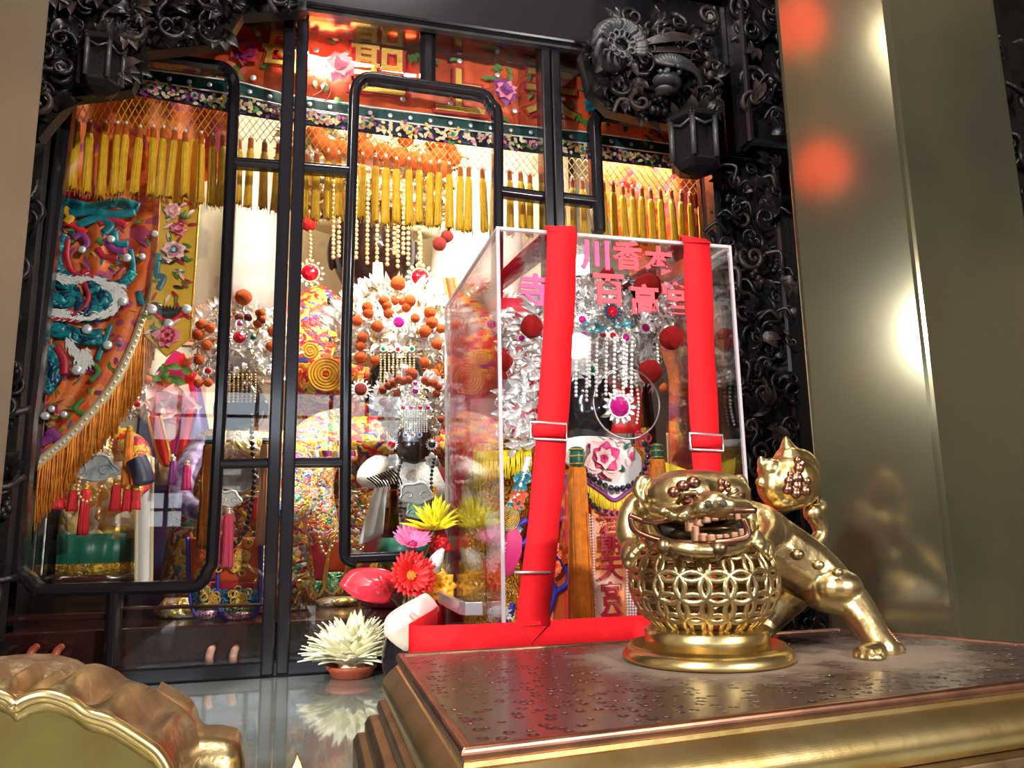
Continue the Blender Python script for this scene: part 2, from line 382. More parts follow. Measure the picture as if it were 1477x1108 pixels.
# ================================================================== the setting
YG = 1.56; ZT = .99; ZP = 1.11; ZI = 1.078
def bx(name, lo, hi, mt, parent=None, bevel=0, st=False):
    mb = MB(); mb.box([(a + b) / 2 for a, b in zip(lo, hi)], [b - a for a, b in zip(lo, hi)])
    o = obj(name, mb, mt, parent, smooth=False, bevel=bevel)
    if st: o['kind'] = 'structure'
    return o
bx('floor', (-3.6, -5, -.1), (4.2, 3.1, 0), FLOORM, st=True)
bx('ceiling', (-3.6, -5, 3.7), (4.2, 3.1, 3.8), CEIL, st=True)
bx('wall_left', (-3.7, -5, 0), (-3.6, 3.1, 3.7), DARKW, st=True)
bx('wall_right', (4.2, -5, 0), (4.3, 3.1, 3.7), DARKW, st=True)
bx('wall_back', (-3.6, 3.0, 0), (4.2, 3.1, 3.7), DARKW, st=True)
bx('wall_front', (-3.6, -5.1, 0), (4.2, -5, 3.7), DARKW, st=True)
for i, (x0, x1, z0, z1) in enumerate([(-2.6, 2.4, 2.1, 2.6), (-1.4, -1.08, 1.28, 1.62), (.05, .30, 1.42, 1.66)]):
    w = bx('window_%d' % (i + 1), (x0, -4.999, z0), (x1, -4.97, z1), WINE, st=True)
    mb = MB()
    for k in range(15 if x1 - x0 > 2 else 3): mb.box((lerp(x0, x1, k / (14 if x1 - x0 > 2 else 2)), -4.95, (z0 + z1) / 2), (.04, .05, z1 - z0))
    for k in range(3): mb.box(((x0 + x1) / 2, -4.95, lerp(z0, z1, k / 2)), (x1 - x0, .05, .03))
    obj('window_frame', mb, WOOD, w, smooth=False)
# shrine wall round the cabinet: dark boards the carvings stand on
bx('wall_shrine_left', (-1.6, 1.66, 0), (-.50, 1.74, 3.7), CARVE, st=True)
bx('wall_shrine_right', (.98, 1.66, 0), (2.6, 1.74, 3.7), CARVE, st=True)
bx('wall_shrine_top', (-.50, 1.70, 2.56), (.98, 1.76, 3.7), CARVE, st=True)

# two octagonal polished pillars
def pillar(n, corner, t0, a, label):
    mb = MB(); pts = []; p = V((corner[0], corner[1], 0)); ang = t0
    for i in range(8):
        pts.append(p.copy()); p = p + V((math.cos(ang), math.sin(ang), 0)) * a; ang += PI / 4
    mb.slab(pts, (0, 0, 3.7)); o = obj('pillar_%d' % n, mb, PILLARB, None, smooth=False, bevel=.006)
    o['kind'] = 'structure'; return o
mb = MB(); mb.slab([V((.783, 1.08, 0)), V((.898, .95, 0)), V((1.105, .936, 0)), V((1.26, 1.09, 0)), V((1.20, 1.30, 0)), V((1.0, 1.36, 0))], (0, 0, 3.7)); o = obj('pillar_1', mb, PILLAR, None, smooth=False, bevel=.006); o['kind'] = 'structure'
o8 = .19 * (1 + math.sqrt(2)) / 2
pillar(2, (-.60 - .095, 1.05 - o8), 0, .19, '')

# ================================================================== altar table, riser
t = thing('altar_table', 'long altar table with a polished pale stone top before the shrine', 'table', (.2, .9, 0))
bx('underboard', (-.35, .30, ZT - .052), (.70, YG - .06, ZT - .05), TABLE, t)
mb = MB(); mb.slab([V((x, y, ZT - .05)) for x, y in [(-.36, .25), (.98, .25), (.98, .885), (.765, 1.04), (.765, YG - .03), (-.36, YG - .03)]], (0, 0, .05)); obj('tabletop', mb, TABLE, t, smooth=False, bevel=.004)
bx('apron', (-.34, .32, .55), (.74, YG - .08, ZT - .05), REDWOOD, t)
for x in (-.30, .69):
    for y in (.36, YG - .12): bx('leg', (x - .05, y - .05, 0), (x + .05, y + .05, .55), REDWOOD, t)
rz = P(780, 955, .99).z
o = bx('display_riser', (.265, 1.0, ZT), (.595, 1.385, rz), REDWOOD, None, .004)
tag(o, 'low dark red wooden block under the acrylic carrying box', 'riser')

# ================================================================== shrine cabinet
cab = thing('shrine_cabinet', 'black lacquered shrine cabinet with glazed lattice front full of statues', 'cabinet', (.2, YG, ZT))
XL, XR = -.50, .975
bx('platform', (XL, YG + .045, ZT - .1), (XR, 2.75, ZI), REDWOOD, cab, .004)
bx('back_board', (XL, 2.75, ZT), (XR, 2.80, 2.95), CINT, cab)
bx('side_board', (XL - .02, 1.66, ZT), (XL, 2.75, 2.95), WOOD, cab)
bx('side_board', (XR, 1.66, ZT), (XR + .02, 2.75, 2.95), WOOD, cab)
bx('roof_board', (XL, 1.72, 2.93), (XR, 2.80, 2.97), CINT, cab)
def lat(name, pts, wpx, d=.03, Y=YG, k=0, mt=WOOD):
    q = [P(x, y, Y) for x, y in pts]
    if k: q = smoothpath(q, k)
    mb = MB(); mb.bar(q, wpx * S(pts[0][0], pts[0][1], Y), d); return obj(name, mb, mt, cab, smooth=False, bevel=.0015)
def arcs(pts, r=14, k=5):                      # pixel polyline with rounded corners
    out = [pts[0]]
    for a, b, c in zip(pts, pts[1:], pts[2:]):
        la = math.hypot(a[0] - b[0], a[1] - b[1]); lc = math.hypot(c[0] - b[0], c[1] - b[1]); ra = min(r, la * .45); rc = min(r, lc * .45)
        p0 = (b[0] + (a[0] - b[0]) * ra / la, b[1] + (a[1] - b[1]) * ra / la); p1 = (b[0] + (c[0] - b[0]) * rc / lc, b[1] + (c[1] - b[1]) * rc / lc)
        for j in range(k + 1):
            t = j / k; out.append(tuple((1 - t) ** 2 * p0[i] + 2 * t * (1 - t) * b[i] + t * t * p1[i] for i in (0, 1)))
    out.append(pts[-1]); return out
# top beam and bottom rail
ztb = P(620, 52, YG).z
bx('top_beam', (-.52, YG - .05, ztb), (1.02, YG + .06, ztb + .16), WOOD, cab, .006)
bx('beam_moulding', (-.52, YG - .035, ztb - .006), (1.02, YG - .02, ztb + .006), GREYW, cab)
zb0, zb1 = P(300, 978, YG).z, P(300, 957, YG).z
bx('bottom_rail', (-.52, YG - .02, zb0 - .012), (1.0, YG + .04, zb1), WOOD, cab, .004)
# door stiles (each door pair meets in a double stile)
def stile(x, w): 
    bx('stile', (x - w / 2, YG - .025, zb0), (x - .0012, YG + .025, ztb + .02), WOOD, cab, .004)
    bx('stile', (x + .0012, YG - .022, zb0), (x + w / 2, YG + .025, ztb + .02), WOOD, cab, .004)
xs1 = (P(428, 60, YG).x + P(397, 930, YG).x) / 2; xs2 = (P(789, 90, YG).x + P(798, 320, YG).x) / 2
stile(xs1, .05); stile(xs2, .046)
# three lattice frames with stepped rounded corners
W = 17
lat('lattice_frame', arcs([(515, 812), (497, 806), (499, 500), (511, 135), (516, 120), (530, 112), (690, 135), (703, 140), (707, 150), (716, 158), (718, 175), (718, 330), (714, 700)], 9), W)
lat('lattice_frame', arcs([(215, 84), (322, 98), (329, 103), (331, 110), (338, 116), (338, 140), (318, 600), (306, 815), (300, 822), (296, 835), (284, 846), (60, 852), (48, 846), (42, 835), (28, 828), (24, 815), (42, 600), (64, 430), (84, 266), (104, 110), (110, 86), (130, 82), (215, 84)], 9), W)
lat('lattice_frame', arcs([(864, 335), (857, 180), (861, 166), (872, 163), (975, 182), (1010, 200), (1022, 330), (1040, 640)], 9), W)
for a, b in [((338, 235), (412, 240)), ((432, 242), (506, 248)), ((718, 276), (786, 285)), ((803, 285), (864, 292)),
             ((312, 670), (394, 668)), ((421, 668), (500, 667)), ((497, 806), (640, 800)), ((714, 700), (800, 700))]: lat('crossbar', [a, b], 15, .026)
lat('muntin', [(617, 48), (617, 122)], 22, .026)
lat('muntin', [(166, 850), (160, 962)], 22, .026)
lat('muntin', [(-30, 895), (166, 888)], 12, .02, YG + .012, mt=REDWOOD)
lat('muntin', [(166, 878), (395, 872)], 5, .02, YG + .03, mt=REDWOOD)
# glass, one pane per door
zg0, zg1 = zb1 - .01, ztb + .02
for x0, x1 in ((XL + .01, xs1 - .02), (xs1 + .02, xs2 - .02), (xs2 + .02, XR - .01)): bx('glass_pane', (x0, YG - .001, zg0), (x1, YG + .003, zg1), GLASS, cab)
# small wooden door pegs along the rail
for x in (48, 84, 304, 338):
    mb = MB(); c = P(x, 945, YG + .02); mb.tube([c + V((-.002, .004, -.010)), c + V((-.002, -.010, -.008)), c + V((-.001, -.015, .002)), c + V((.001, -.010, .010)), c + V((.003, .004, .013))], [.007, .0075, .0075, .007, .006], 8)
    obj('door_catch', mb, TERRA if x < 200 else PINKW, cab)
# cream backcloth, lit
mb = MB(); 
mb.grid(lambda u, v: V((lerp(XL + .012, XR - .012, u), 2.68 + .012 * math.sin(u * 40) + .006 * math.sin(u * 93 + v * 5), lerp(1.2, 2.9, v))), 60, 12)
tag(obj('backcloth', mb, BACKC, None, solid=.004), 'cream patterned cloth hanging at the back of the lit shrine', 'cloth')

# ================================================================== carved wood
def volute(mb, c, R, turns, r, flip, rot, Y):
    pts = []; rs = []; n = int(turns * 12)
    for i in range(n + 1):
        t = i / n; a = rot + flip * t * turns * 2 * PI; q = R * (1 - .85 * t)
        pts.append(V(c) + V((math.cos(a) * q, -.02 * math.sin(t * PI * .8), math.sin(a) * q))); rs.append(r * (1 - .55 * t))
    mb.tube(pts, rs, 6)
def carve(mb, test, x0, x1, z0, z1, Y, n, size, rg, lift=.05):
    got = 0; tries = 0
    while got < n and tries < n * 20:
        tries += 1; x = rg.uniform(x0, x1); z = rg.uniform(z0, z1)
        if not test(x, z): continue
        got += 1; y = Y - rg.uniform(.0, lift); k = rg.random(); s_ = size * rg.uniform(.6, 1.3); c = V((x, y, z)); mb.k = 1 if rg.random() < .22 else 0
        if k < .38: volute(mb, c, s_, rg.uniform(1.1, 1.8), s_ * .24, rg.choice((-1, 1)), rg.random() * 6.28, Y)
        elif k < .72:
            a = rg.random() * 6.28
            for j in range(rg.choice((2, 3, 4))):
                b = a + j * .55; mb.leaf(c, (math.cos(b), -.35, math.sin(b)), (0, -1, 0), s_ * 1.7, s_ * .75, .25)
        elif k < .9:
            a = rg.random() * 6.28; d = V((math.cos(a), 0, math.sin(a))); e = V((-d.z, 0, d.x))
            mb.tube(smoothpath([c - d * s_ * 1.5, c - d * s_ * .5 + e * s_ * .6 + V((0, -.015, 0)), c + d * s_ * .5 - e * s_ * .6 + V((0, -.02, 0)), c + d * s_ * 1.6], 4), s_ * .2, 6)
        else:
            for j in range(5): mb.sphere(c + V((rg.uniform(-1, 1), rg.uniform(-.5, .1), rg.uniform(-1, 1))) * s_ * .6, s_ * .33, 7, 5)
    mb.k = 0
rg = random.Random(3)
def panel(name, label, lo, hi, Y, n, size, test=lambda x, z: True, thick=.03, rim=True):
    t = thing(name, label, 'carving', ((lo[0] + hi[0]) / 2, Y, lo[1]))
    bx('back_board', (lo[0], Y, lo[1]), (hi[0], Y + thick, hi[1]), CARVE, t)
    mb = MB(); carve(mb, test, lo[0], hi[0], lo[1], hi[1], Y, n, size, rg)
    obj('relief', mb, [CARVE, CARVE2], t)
    if rim:
        mb = MB(); mb.bar([(lo[0], Y - .02, lo[1]), (lo[0], Y - .02, hi[1]), (hi[0], Y - .02, hi[1]), (hi[0], Y - .02, lo[1]), (lo[0], Y - .02, lo[1])], .018, .04)
        obj('rim', mb, WOOD, t, smooth=False)
    return t
# beside the cabinet
lx = [(P(60, 70, YG).x, 2.3), (P(96, 266, YG).x, P(96, 266, YG).z), (P(62, 430, YG).x, P(62, 430, YG).z), (P(40, 600, YG).x, P(40, 600, YG).z), (P(24, 815, YG).x, 1.1)]
panel('carved_screen', 'carved black openwork panel with scrolls between beige pillar and dragon curtain', (-.66, ZT + .002), (-.472, 2.2), YG - .06, 240, .025, lambda x, z: True, .03, False)
panel('carved_screen', 'tall carved black scrollwork panel beside the acrylic box and polished pillar', (.876, ZT + .002), (1.03, 2.06), YG - .055, 230, .023, lambda x, z: True, .03)
panel('carved_screen', 'carved black panel of small figures above the scrollwork beside the polished pillar', (.955, 2.09), (1.31, 2.54), YG - .083, 170, .027, lambda x, z: True, .03)
panel('carved_screen', 'carved dark panel glimpsed beyond the polished pillar', (1.36, 0), (1.9, 2.62), YG + .03, 190, .036, lambda x, z: True, .06, False)
panel('carved_lintel', 'long carved black lintel running above the glazed shrine', (-.68, ztb + .166), (.95, 2.86), YG - .05, 420, .034, lambda x, z: True, .10, False)
# carved cresting that hangs before the glass at both top corners
def cluster(name, label, pts, n, size, Y, lift, mts=(CARVE, CARVE2)):
    q = [P(x, y, Y) for x, y in pts]; xs = [a.x for a in q]; zs = [a.z for a in q]
    def inside(x, z):
        c = False; j = len(q) - 1
        for i in range(len(q)):
            if (q[i].z > z) != (q[j].z > z) and x < (q[j].x - q[i].x) * (z - q[i].z) / (q[j].z - q[i].z) + q[i].x: c = not c
            j = i
        return c
    t = thing(name, label, 'carving', (sum(xs) / len(xs), Y, min(zs)))
    mb = MB(); mb.slab([a + V((0, .0, 0)) for a in q], (0, .03, 0)); obj('back_board', mb, CARVE, t, smooth=False)
    mb = MB(); carve(mb, inside, min(xs), max(xs), min(zs), max(zs), Y, n, size, rg, lift); obj('relief', mb, list(mts), t); return t
cluster('carved_bracket', 'carved black foliage bracket over the dragon curtain beside the beige pillar', [(62, -40), (185, -40), (440, -40), (442, 14), (350, 20), (325, 62), (212, 74), (190, 130), (105, 140), (55, 200)], 230, .024, YG - .09, .06)
dr = cluster('carved_dragon', 'carved black dragon bracket with a fan shaped wing over the orange valance', [(838, 75), (880, 42), (940, 45), (1010, 40), (1018, 60), (1015, 150), (1000, 190), (975, 182), (880, 160), (850, 130)], 100, .024, YG - .09, .06)
mb = MB(); c = P(930, 62, YG - .16)
for k in range(9):
    a = math.radians(8 - k * 7); mb.leaf(c + V((0, .01 * k, -.012 * k)), (math.cos(a), -.1, math.sin(a)), (0, -1, .3), .125 - .004 * k, .03, .1)
obj('wing', mb, CARVE2, dr)
mb = MB(); c = P(885, 82, YG - .17); mb.sphere(c, (.034, .030, .032), 16, 12)
for k in range(12):
    a = k * .52; volute(mb, c + V((math.cos(a) * .026, -.028, math.sin(a) * .026)), .014, 1.4, .0042, rg.choice((-1, 1)), a, 0)
for k in range(34):
    a = rg.uniform(-.4, 3.6); mb.tube(smoothpath([c + V((math.cos(a) * .03, -.04, math.sin(a) * .035)), c + V((math.cos(a) * .05, -.05, math.sin(a) * .05)), c + V((math.cos(a + .4) * .06, -.03, math.sin(a + .4) * .065))], 4), [.006] * 8 + [.002], 5)
obj('mane', mb, GREYW, dr)
mb = MB(); c = P(965, 120, YG - .16); mb.sphere(c, (.028, .026, .026), 14, 10); mb.sphere(c + V((-.026, -.026, -.012)), (.024, .022, .011), 12, 8); mb.sphere(c + V((-.024, -.022, -.032)), (.020, .018, .007), 12, 8)
for ex in (-.016, .012): mb.sphere(c + V((ex, -.026, .012)), .007, 8, 6); mb.sphere(c + V((-.036 + ex * .4, -.046, -.006)), .005, 8, 6)
for hx in (-.012, .016): mb.tube(smoothpath([c + V((hx, -.01, .02)), c + V((hx + .014, -.012, .045)), c + V((hx + .034, -.01, .05))], 5), [.006] * 5 + [.005] * 3 + [.003] * 3, 7)
for k in range(14):
    a = .3 + k * .17; mb.tube(smoothpath([c + V((.0, -.035, .02)), c + V((math.cos(a) * .05, -.03, math.sin(a) * .045)), c + V((math.cos(a - .5) * .075, -.01, math.sin(a - .5) * .06))], 4), [.005] * 8 + [.002], 5)
obj('head', mb, GREYW, dr)
# hexagonal lantern pendants
def pendant(px, py, hpx, label):
    Y = YG - .15; c = P(px, py, Y); k = S(px, py, Y); h = hpx * k; r = 34 * k
    t = thing('carved_pendant', label, 'carving', c - V((0, 0, h / 2)))
    mb = MB(); mb.lathe([(r * .3, -h * .5), (r * .7, -h * .44), (r * .9, -h * .36), (r * .8, -h * .3), (r * .8, h * .2), (r * 1.1, h * .24), (r * 1.1, h * .3), (r * .6, h * .42), (r * .2, h * .6)], c, 6)
    obj('lantern_body', mb, CARVE, t, smooth=False)
    mb = MB()
    for j in range(6):
        a = 2 * PI * j / 6; d = V((math.cos(a), math.sin(a), 0)); q = c + d * r * .92
        mb.tube([q - V((0, 0, h * .33)), q + V((0, 0, h * .24))], r * .11, 8); mb.sphere(q + V((0, 0, h * .26)), r * .17, 8, 6)
        e = V((math.cos(a + PI / 3), math.sin(a + PI / 3), 0)); mb.tube([q + V((0, 0, h * .2)), c + (d + e).normalized() * r * .86 + V((0, 0, h * .12)), c + e * r * .92 + V((0, 0, h * .2))], r * .06, 6)
    obj('post', mb, GREYW, t)
    mb = MB()
    for j in range(10):
        a = j * 2.4; mb.leaf(c + V((math.cos(a) * r * .4, math.sin(a) * r * .4, h * .36)), (math.cos(a), math.sin(a), .9), (math.cos(a), math.sin(a), -.3), r * .7, r * .4, .2)
    obj('leaf', mb, CARVE2, t)
pendant(147, 92, 110, 'carved black lantern pendant beside the dragon curtain')
pendant(1001, 205, 95, 'carved black lantern pendant beside the tall scrollwork panel')

# ================================================================== valance
YV = 1.64; CLAMP[0] = ((XL + .006, YG + .03, 1.0), (XR - .006, 1.80, 2.9))
val = thing('valance', 'long embroidered orange valance with gold characters and a row of yellow tassels', 'valance', (.2, YV, 2.1))
LOW = [(60, 74), (190, 97), (345, 118), (415, 137), (540, 155), (720, 178), (860, 192), (955, 206), (1060, 222)]
NAV = [(60, 110), (190, 136), (345, 165), (445, 181), (590, 200), (780, 222), (860, 231), (970, 244), (1060, 256)]
zl = lambda x: polyx(LOW, x); zn = lambda x: polyx(NAV, x)
def band(name, fa, fb, mt, Y, amp=.004, nu=110):
    mb = MB()
    def fn(u, v):
        x = lerp(70, 1050, u); return P(x, lerp(fa(x), fb(x), v), Y + amp * math.sin(x * .11) + amp * .5 * math.sin(x * .37))
    mb.grid(fn, nu, 5); return obj(name, mb, mt, val, solid=.002)
band('silk_panel', lambda x: zl(x) - 190, zl, ORC, YV)
band('green_band', zl, lambda x: lerp(zl(x), zn(x), .42), DGREEN, YV - .004)
band('navy_band', lambda x: lerp(zl(x), zn(x), .42), zn, NAVY, YV - .004)
mb = MB()
for f in (zl, lambda x: lerp(zl(x), zn(x), .42)): mb.tube([P(x, f(x), YV - .010) for x in range(70, 1051, 12)], .0018, 5)
obj('piping', mb, WHITE, val)
# embroidery on the navy band: one dense strip of small petals
mb = MB(); rg = random.Random(11)
for x in range(72, 1046, 5):
    for q in range(3):
        yy = lerp(zl(x), zn(x), rg.uniform(.5, .9)); c = P(x + rg.uniform(-3, 3), yy, YV - .010); a = rg.random() * 6.28
        mb.k = rg.choice((0, 0, 0, 1, 2, 3, 0, 4)); mb.leaf(c, (math.cos(a), -.2, math.sin(a)), (0, -1, 0), rg.uniform(.008, .016), .008, .15, 3)
for x in range(95, 1040, 62):
    mb.peony(P(x, lerp(zl(x), zn(x), .68), YV - .012), .014, [rg.choice((1, 2, 4)), 0, 5], layers=3, npet=6, rg=rg)
obj('flower_embroidery', mb, [CREAM, PURP, PINK, LEAF, GOLDE, TEAL], val)
# peonies, leaves and mirror discs on the orange silk
mb = MB()
for px, py, R, cols in [(352, 76, .036, [4, 1, 4]), (490, 98, .042, [2, 6, 2]), (728, 133, .036, [1, 2, 1]), (855, 150, .032, [5, 5, 3]), (240, 66, .03, [2, 6]), (620, 60, .03, [1, 2]), (930, 176, .026, [2, 6]), (960, 180, .02, [1, 2])]:
    c = P(px, py, YV - .012); m2 = MB(); m2.peony(c, R, cols, layers=4, npet=8, rg=rg); obj('peony_embroidery', m2, [CREAM, PURP, PINK, LEAF, CRIM, TEAL, PALEP], val, sub=1)
    for k in range(16):
        a = rg.random() * 6.28; d = R * rg.uniform(1.1, 2.4); mb.k = 3; q = c + V((math.cos(a) * d, .004, math.sin(a) * d * .8))
        mb.leaf(q, (math.cos(a + 1), -.1, math.sin(a + 1)), (0, -1, 0), .022, .011, .1, 3)
    for k in range(5):
        a = rg.random() * 6.28; mb.k = 4; mb.tube(smoothpath([c + V((math.cos(a), 0, math.sin(a))) * R * .8, c + V((math.cos(a + .3), 0, math.sin(a + .3))) * R * 1.6, c + V((math.cos(a + .2), 0, math.sin(a + .2))) * R * 2.3], 3), .0016, 4)
obj('flower_embroidery', mb, [CREAM, PURP, PINK, LEAF, CRIM, TEAL, PALEP], val, sub=1)
md = MB(); md.lathe([(.0001, -.001), (.0060, -.001), (.0068, 0), (.0045, .0016), (.0001, .0018)], V(), 10)
disc = mesh('mirror_disc', md, MIRR, V((0, 0, 0)))
def place(name, me, c, parent, rot=(PI / 2, 0, 0), s=1):
    o = link(name, me, parent, c); o.rotation_euler = rot; o.scale = (s, s, s) if not hasattr(s, '__len__') else s; return o
for x in list(range(215, 1000, 29)): place('mirror_disc', disc, P(x, lerp(zl(x), zn(x), .22), YV - .012), val, s=.8)
for x, y in [(456, 72), (455, 108), (500, 76), (566, 75), (581, 143), (663, 88), (650, 150), (718, 108), (743, 160), (812, 142), (365, 112), (386, 70), (372, 48), (690, 158), (215, 88), (318, 102)]: place('mirror_disc', disc, P(x, y, YV - .014), val)
for ch, x, y, h, mt, w in [('聖', 545, 100, 74, GOLDE, .03), ('上', 664, 131, 66, GOLDE, .05), ('母', 412, 76, 66, GOLDE, .03), ('天', 795, 135, 66, GOLDE, .03)]:
    k = S(x, y, YV); text(ch, P(x, y, YV - .010), h * k * 1.12, CRIM, val, bold=w * .3 + .035, ext=.002); text(ch, P(x, y, YV - .013), h * k, mt, val, bold=w * .35, ext=.003)
for ch, x, y in [('日', 500, 38), ('大', 645, 52), ('明', 722, 66)]:
    k = S(x, y, YV); text(ch, P(x, y, YV - .011), 48 * k, WHITE, val, bold=.035, ext=.002)
# net and tassels
TX = [112, 130, 152, 170, 182, 202, 222, 236, 252, 268, 291, 308, 322, 345, 362, 382, 402, 425, 442, 457, 474, 489, 506, 523, 542, 557, 572, 590, 605, 621, 633, 648, 664, 676, 696, 712, 735, 751, 764, 781, 796, 810, 825, 840, 855, 870, 884, 898, 912, 925, 938, 952, 968, 982, 995, 1010, 1026]
capy = lambda x: polyx([(95, 172), (222, 186), (402, 206), (442, 219), (572, 229), (700, 244), (840, 261), (1010, 282), (1040, 285)], x)
mb = MB()
for i in range(-2, 98):
    for sgn in (-1, 1):
        pts = []
        for k in range(6):
            t = k / 5; x = 85 + i * 10 + sgn * t * 26
            if x < 80 or x > 1040: continue
            pts.append(P(x, lerp(zn(x), capy(x) + 2, t), YV))
        if len(pts) > 1: mb.tube(pts, .0010, 4)
obj('net', mb, YELC, val)
rg = random.Random(5)
skirts = []
for v_ in range(4):
    mb = MB(); n = 26; R = []; ph = [rg.random() for _ in range(n)]
    for z, r in [(0, .0062), (-.012, .0088), (-.05, .0092), (-.09, .0096), (-.118, .0105)]:
        R.append([V((math.cos(2 * PI * j / n) * r * (.84 + .3 * ((j * 7 + v_) % 3) / 2), math.sin(2 * PI * j / n) * r * (.84 + .3 * ((j * 5) % 3) / 2), z - (.012 * ph[j] if z < -.1 else 0))) for j in range(n)])
    mb.rings(R)
    for k in range(9):
        a = rg.random() * 6.28; mb.tube([V((math.cos(a) * .008, math.sin(a) * .008, -.06)), V((math.cos(a) * .0105, math.sin(a) * .0105, -.10)), V((math.cos(a) * .013, math.sin(a) * .012, -.128 - rg.random() * .008))], .0007, 4)
    skirts.append(mesh('tassel', mb, YEL, V((0, 0, 0))))
mb = MB(); mb.lathe([(.004, 0), (.0066, -.001), (.0072, -.006), (.0066, -.007), (.0074, -.013), (.0068, -.014), (.0076, -.021), (.0066, -.024)][::-1], V(), 12); capm = mesh('tassel_cap', mb, CAPO, V((0, 0, 0)))
mb = MB(); mb.sphere((0, 0, .003), .0042, 8, 6); bead = mesh('bead', mb, PEARL, V((0, 0, 0)))
for i, x in enumerate(TX):
    c = P(x, capy(x) + rg.uniform(-2, 2), YV); s_ = S(x, capy(x), YV) / S(500, 220, YV)
    o = link('tassel', skirts[i % 4], val, c - V((0, 0, .022))); o.rotation_euler = (rg.uniform(-.03, .03), rg.uniform(-.03, .03), rg.random() * 6)
    o.scale = (.84, .84, rg.uniform(.97, 1.06))
    k = link('tassel_cap', capm, o, WL[o] + V((0, 0, .022))); k = link('bead', bead, o, WL[o] + V((0, 0, .023)))

# ================================================================== curtains at both sides
YC = 1.72
def edge_curve(y): return polyx([(270, 232), (400, 226), (450, 208), (500, 190), (560, 158), (620, 105), (670, 55)], y)
cur = thing('dragon_curtain', 'orange silk curtain embroidered with a teal dragon and edged with gold fringe', 'curtain', P(130, 700, YC))
mb = MB()
def fn(u, v):
    y = lerp(130, 690, v); x1 = (345 if y < 250 else edge_curve(y)); x1 = x1 if y > 275 or y < 250 else lerp(345, edge_curve(275), (y - 250) / 25)
    x = lerp(-40 if y > 400 else 20, x1, u); return P(x, y, YC + .010 * math.sin(u * 17 + v * 2) + .004 * math.sin(u * 41))
mb.grid(fn, 46, 44); obj('silk', mb, EMB, cur, solid=.003)
eb = [(226, 390), (222, 420), (210, 450), (192, 500), (160, 560), (110, 620), (70, 656), (30, 690)]
mb = MB(); mb.bar(pp(eb, YC - .022, 6), .020, .006); obj('braid', mb, CREAM, cur, smooth=False)
mb = MB()
for q in pp(eb, YC - .027, 14)[::2]: mb.sphere(q, .0032, 6, 4)
obj('braid_beads', mb, PEARL, cur)
mb = MB(); rg = random.Random(8)
for q in pp(eb, YC - .018, 30):
    xx = q.x; L = rg.uniform(.9, 1.1) * polyx([(P(30, 690, YC).x, .12), (P(85, 645, YC).x, .11), (P(130, 600, YC).x, .085), (P(165, 550, YC).x, .105), (P(210, 450, YC).x, .14)], xx)
    for kk in range(2):
        e = q + V((rg.uniform(-.004, .004), rg.uniform(-.004, .006), 0)); mb.tube([e, e + V((rg.uniform(-.003, .003), 0, -L * .5)), e + V((rg.uniform(-.006, .006), 0, -L))], .0019, 4)
obj('fringe', mb, ORL, cur)['kind'] = 'stuff'
# dragon worked in relief on the curtain
def ribbon(mb, pts, w, Y, h=.35, k=7, taper=False):
    q = pp(pts, Y, k); n = len(q); kk = S(pts[0][0], pts[0][1], Y)
    r = [w * kk * ((.3 + .7 * math.sin(PI * min(1, (i + 1) / n))) if taper else 1) for i in range(n)]
    sec = [(math.cos(2 * PI * j / 10), math.sin(2 * PI * j / 10) * h) for j in range(10)]
    mb.tube(q, r, sec=sec, up=V((0, -1, 0)))
YD = YC - .016
bodyp = [[(88, 335), (76, 352), (72, 375), (84, 400), (112, 406)], [(140, 402), (160, 412), (178, 408), (192, 392)], [(66, 432), (90, 432), (118, 426)], [(128, 412), (146, 420), (152, 436), (138, 448), (110, 450)],
         [(60, 470), (90, 478), (118, 486), (148, 486)], [(66, 505), (78, 520), (72, 545), (58, 560)], [(70, 455), (64, 470)]]
mb = MB()
for q, w in zip(bodyp, (17, 8, 15, 19, 14, 18, 13)): ribbon(mb, q, w, YD)
obj('dragon_body', mb, SCALE, cur)
mb = MB()
for q, w in [([(98, 345), (96, 370), (104, 392), (120, 398)], 4), ([(122, 408), (128, 425), (122, 442), (104, 456)], 4), ([(64, 462), (90, 460), (112, 464)], 4), ([(82, 500), (92, 520), (92, 540)], 7), ([(136, 400), (118, 394), (128, 388)], 4)]: ribbon(mb, q, w, YD - .006, .5)
obj('dragon_belly', mb, CRIM, cur)
mb = MB()
for q, w in [([(75, 398), (100, 405), (130, 402), (158, 415), (170, 432), (156, 452), (120, 458), (80, 456)], 6), ([(60, 442), (75, 450), (95, 452)], 5), ([(150, 412), (172, 416), (178, 432)], 4), ([(98, 490), (110, 510), (118, 530)], 5), ([(122, 505), (128, 522)], 3)]:
    qq = pp(q, YD - .004, 10)
    for a, b in zip(qq, qq[1:]):
        for z in range(7): dd = (b - a).normalized(); mb.leaf(a + V((rg.uniform(-.006, .006), -.002, rg.uniform(-.006, .006))), dd + V((rg.uniform(-.45, .45), -.1, rg.uniform(-.45, .45))), (0, -1, 0), .015, .0026, .1, 2)
obj('dragon_fur', mb, FUR, cur)
mb = MB()
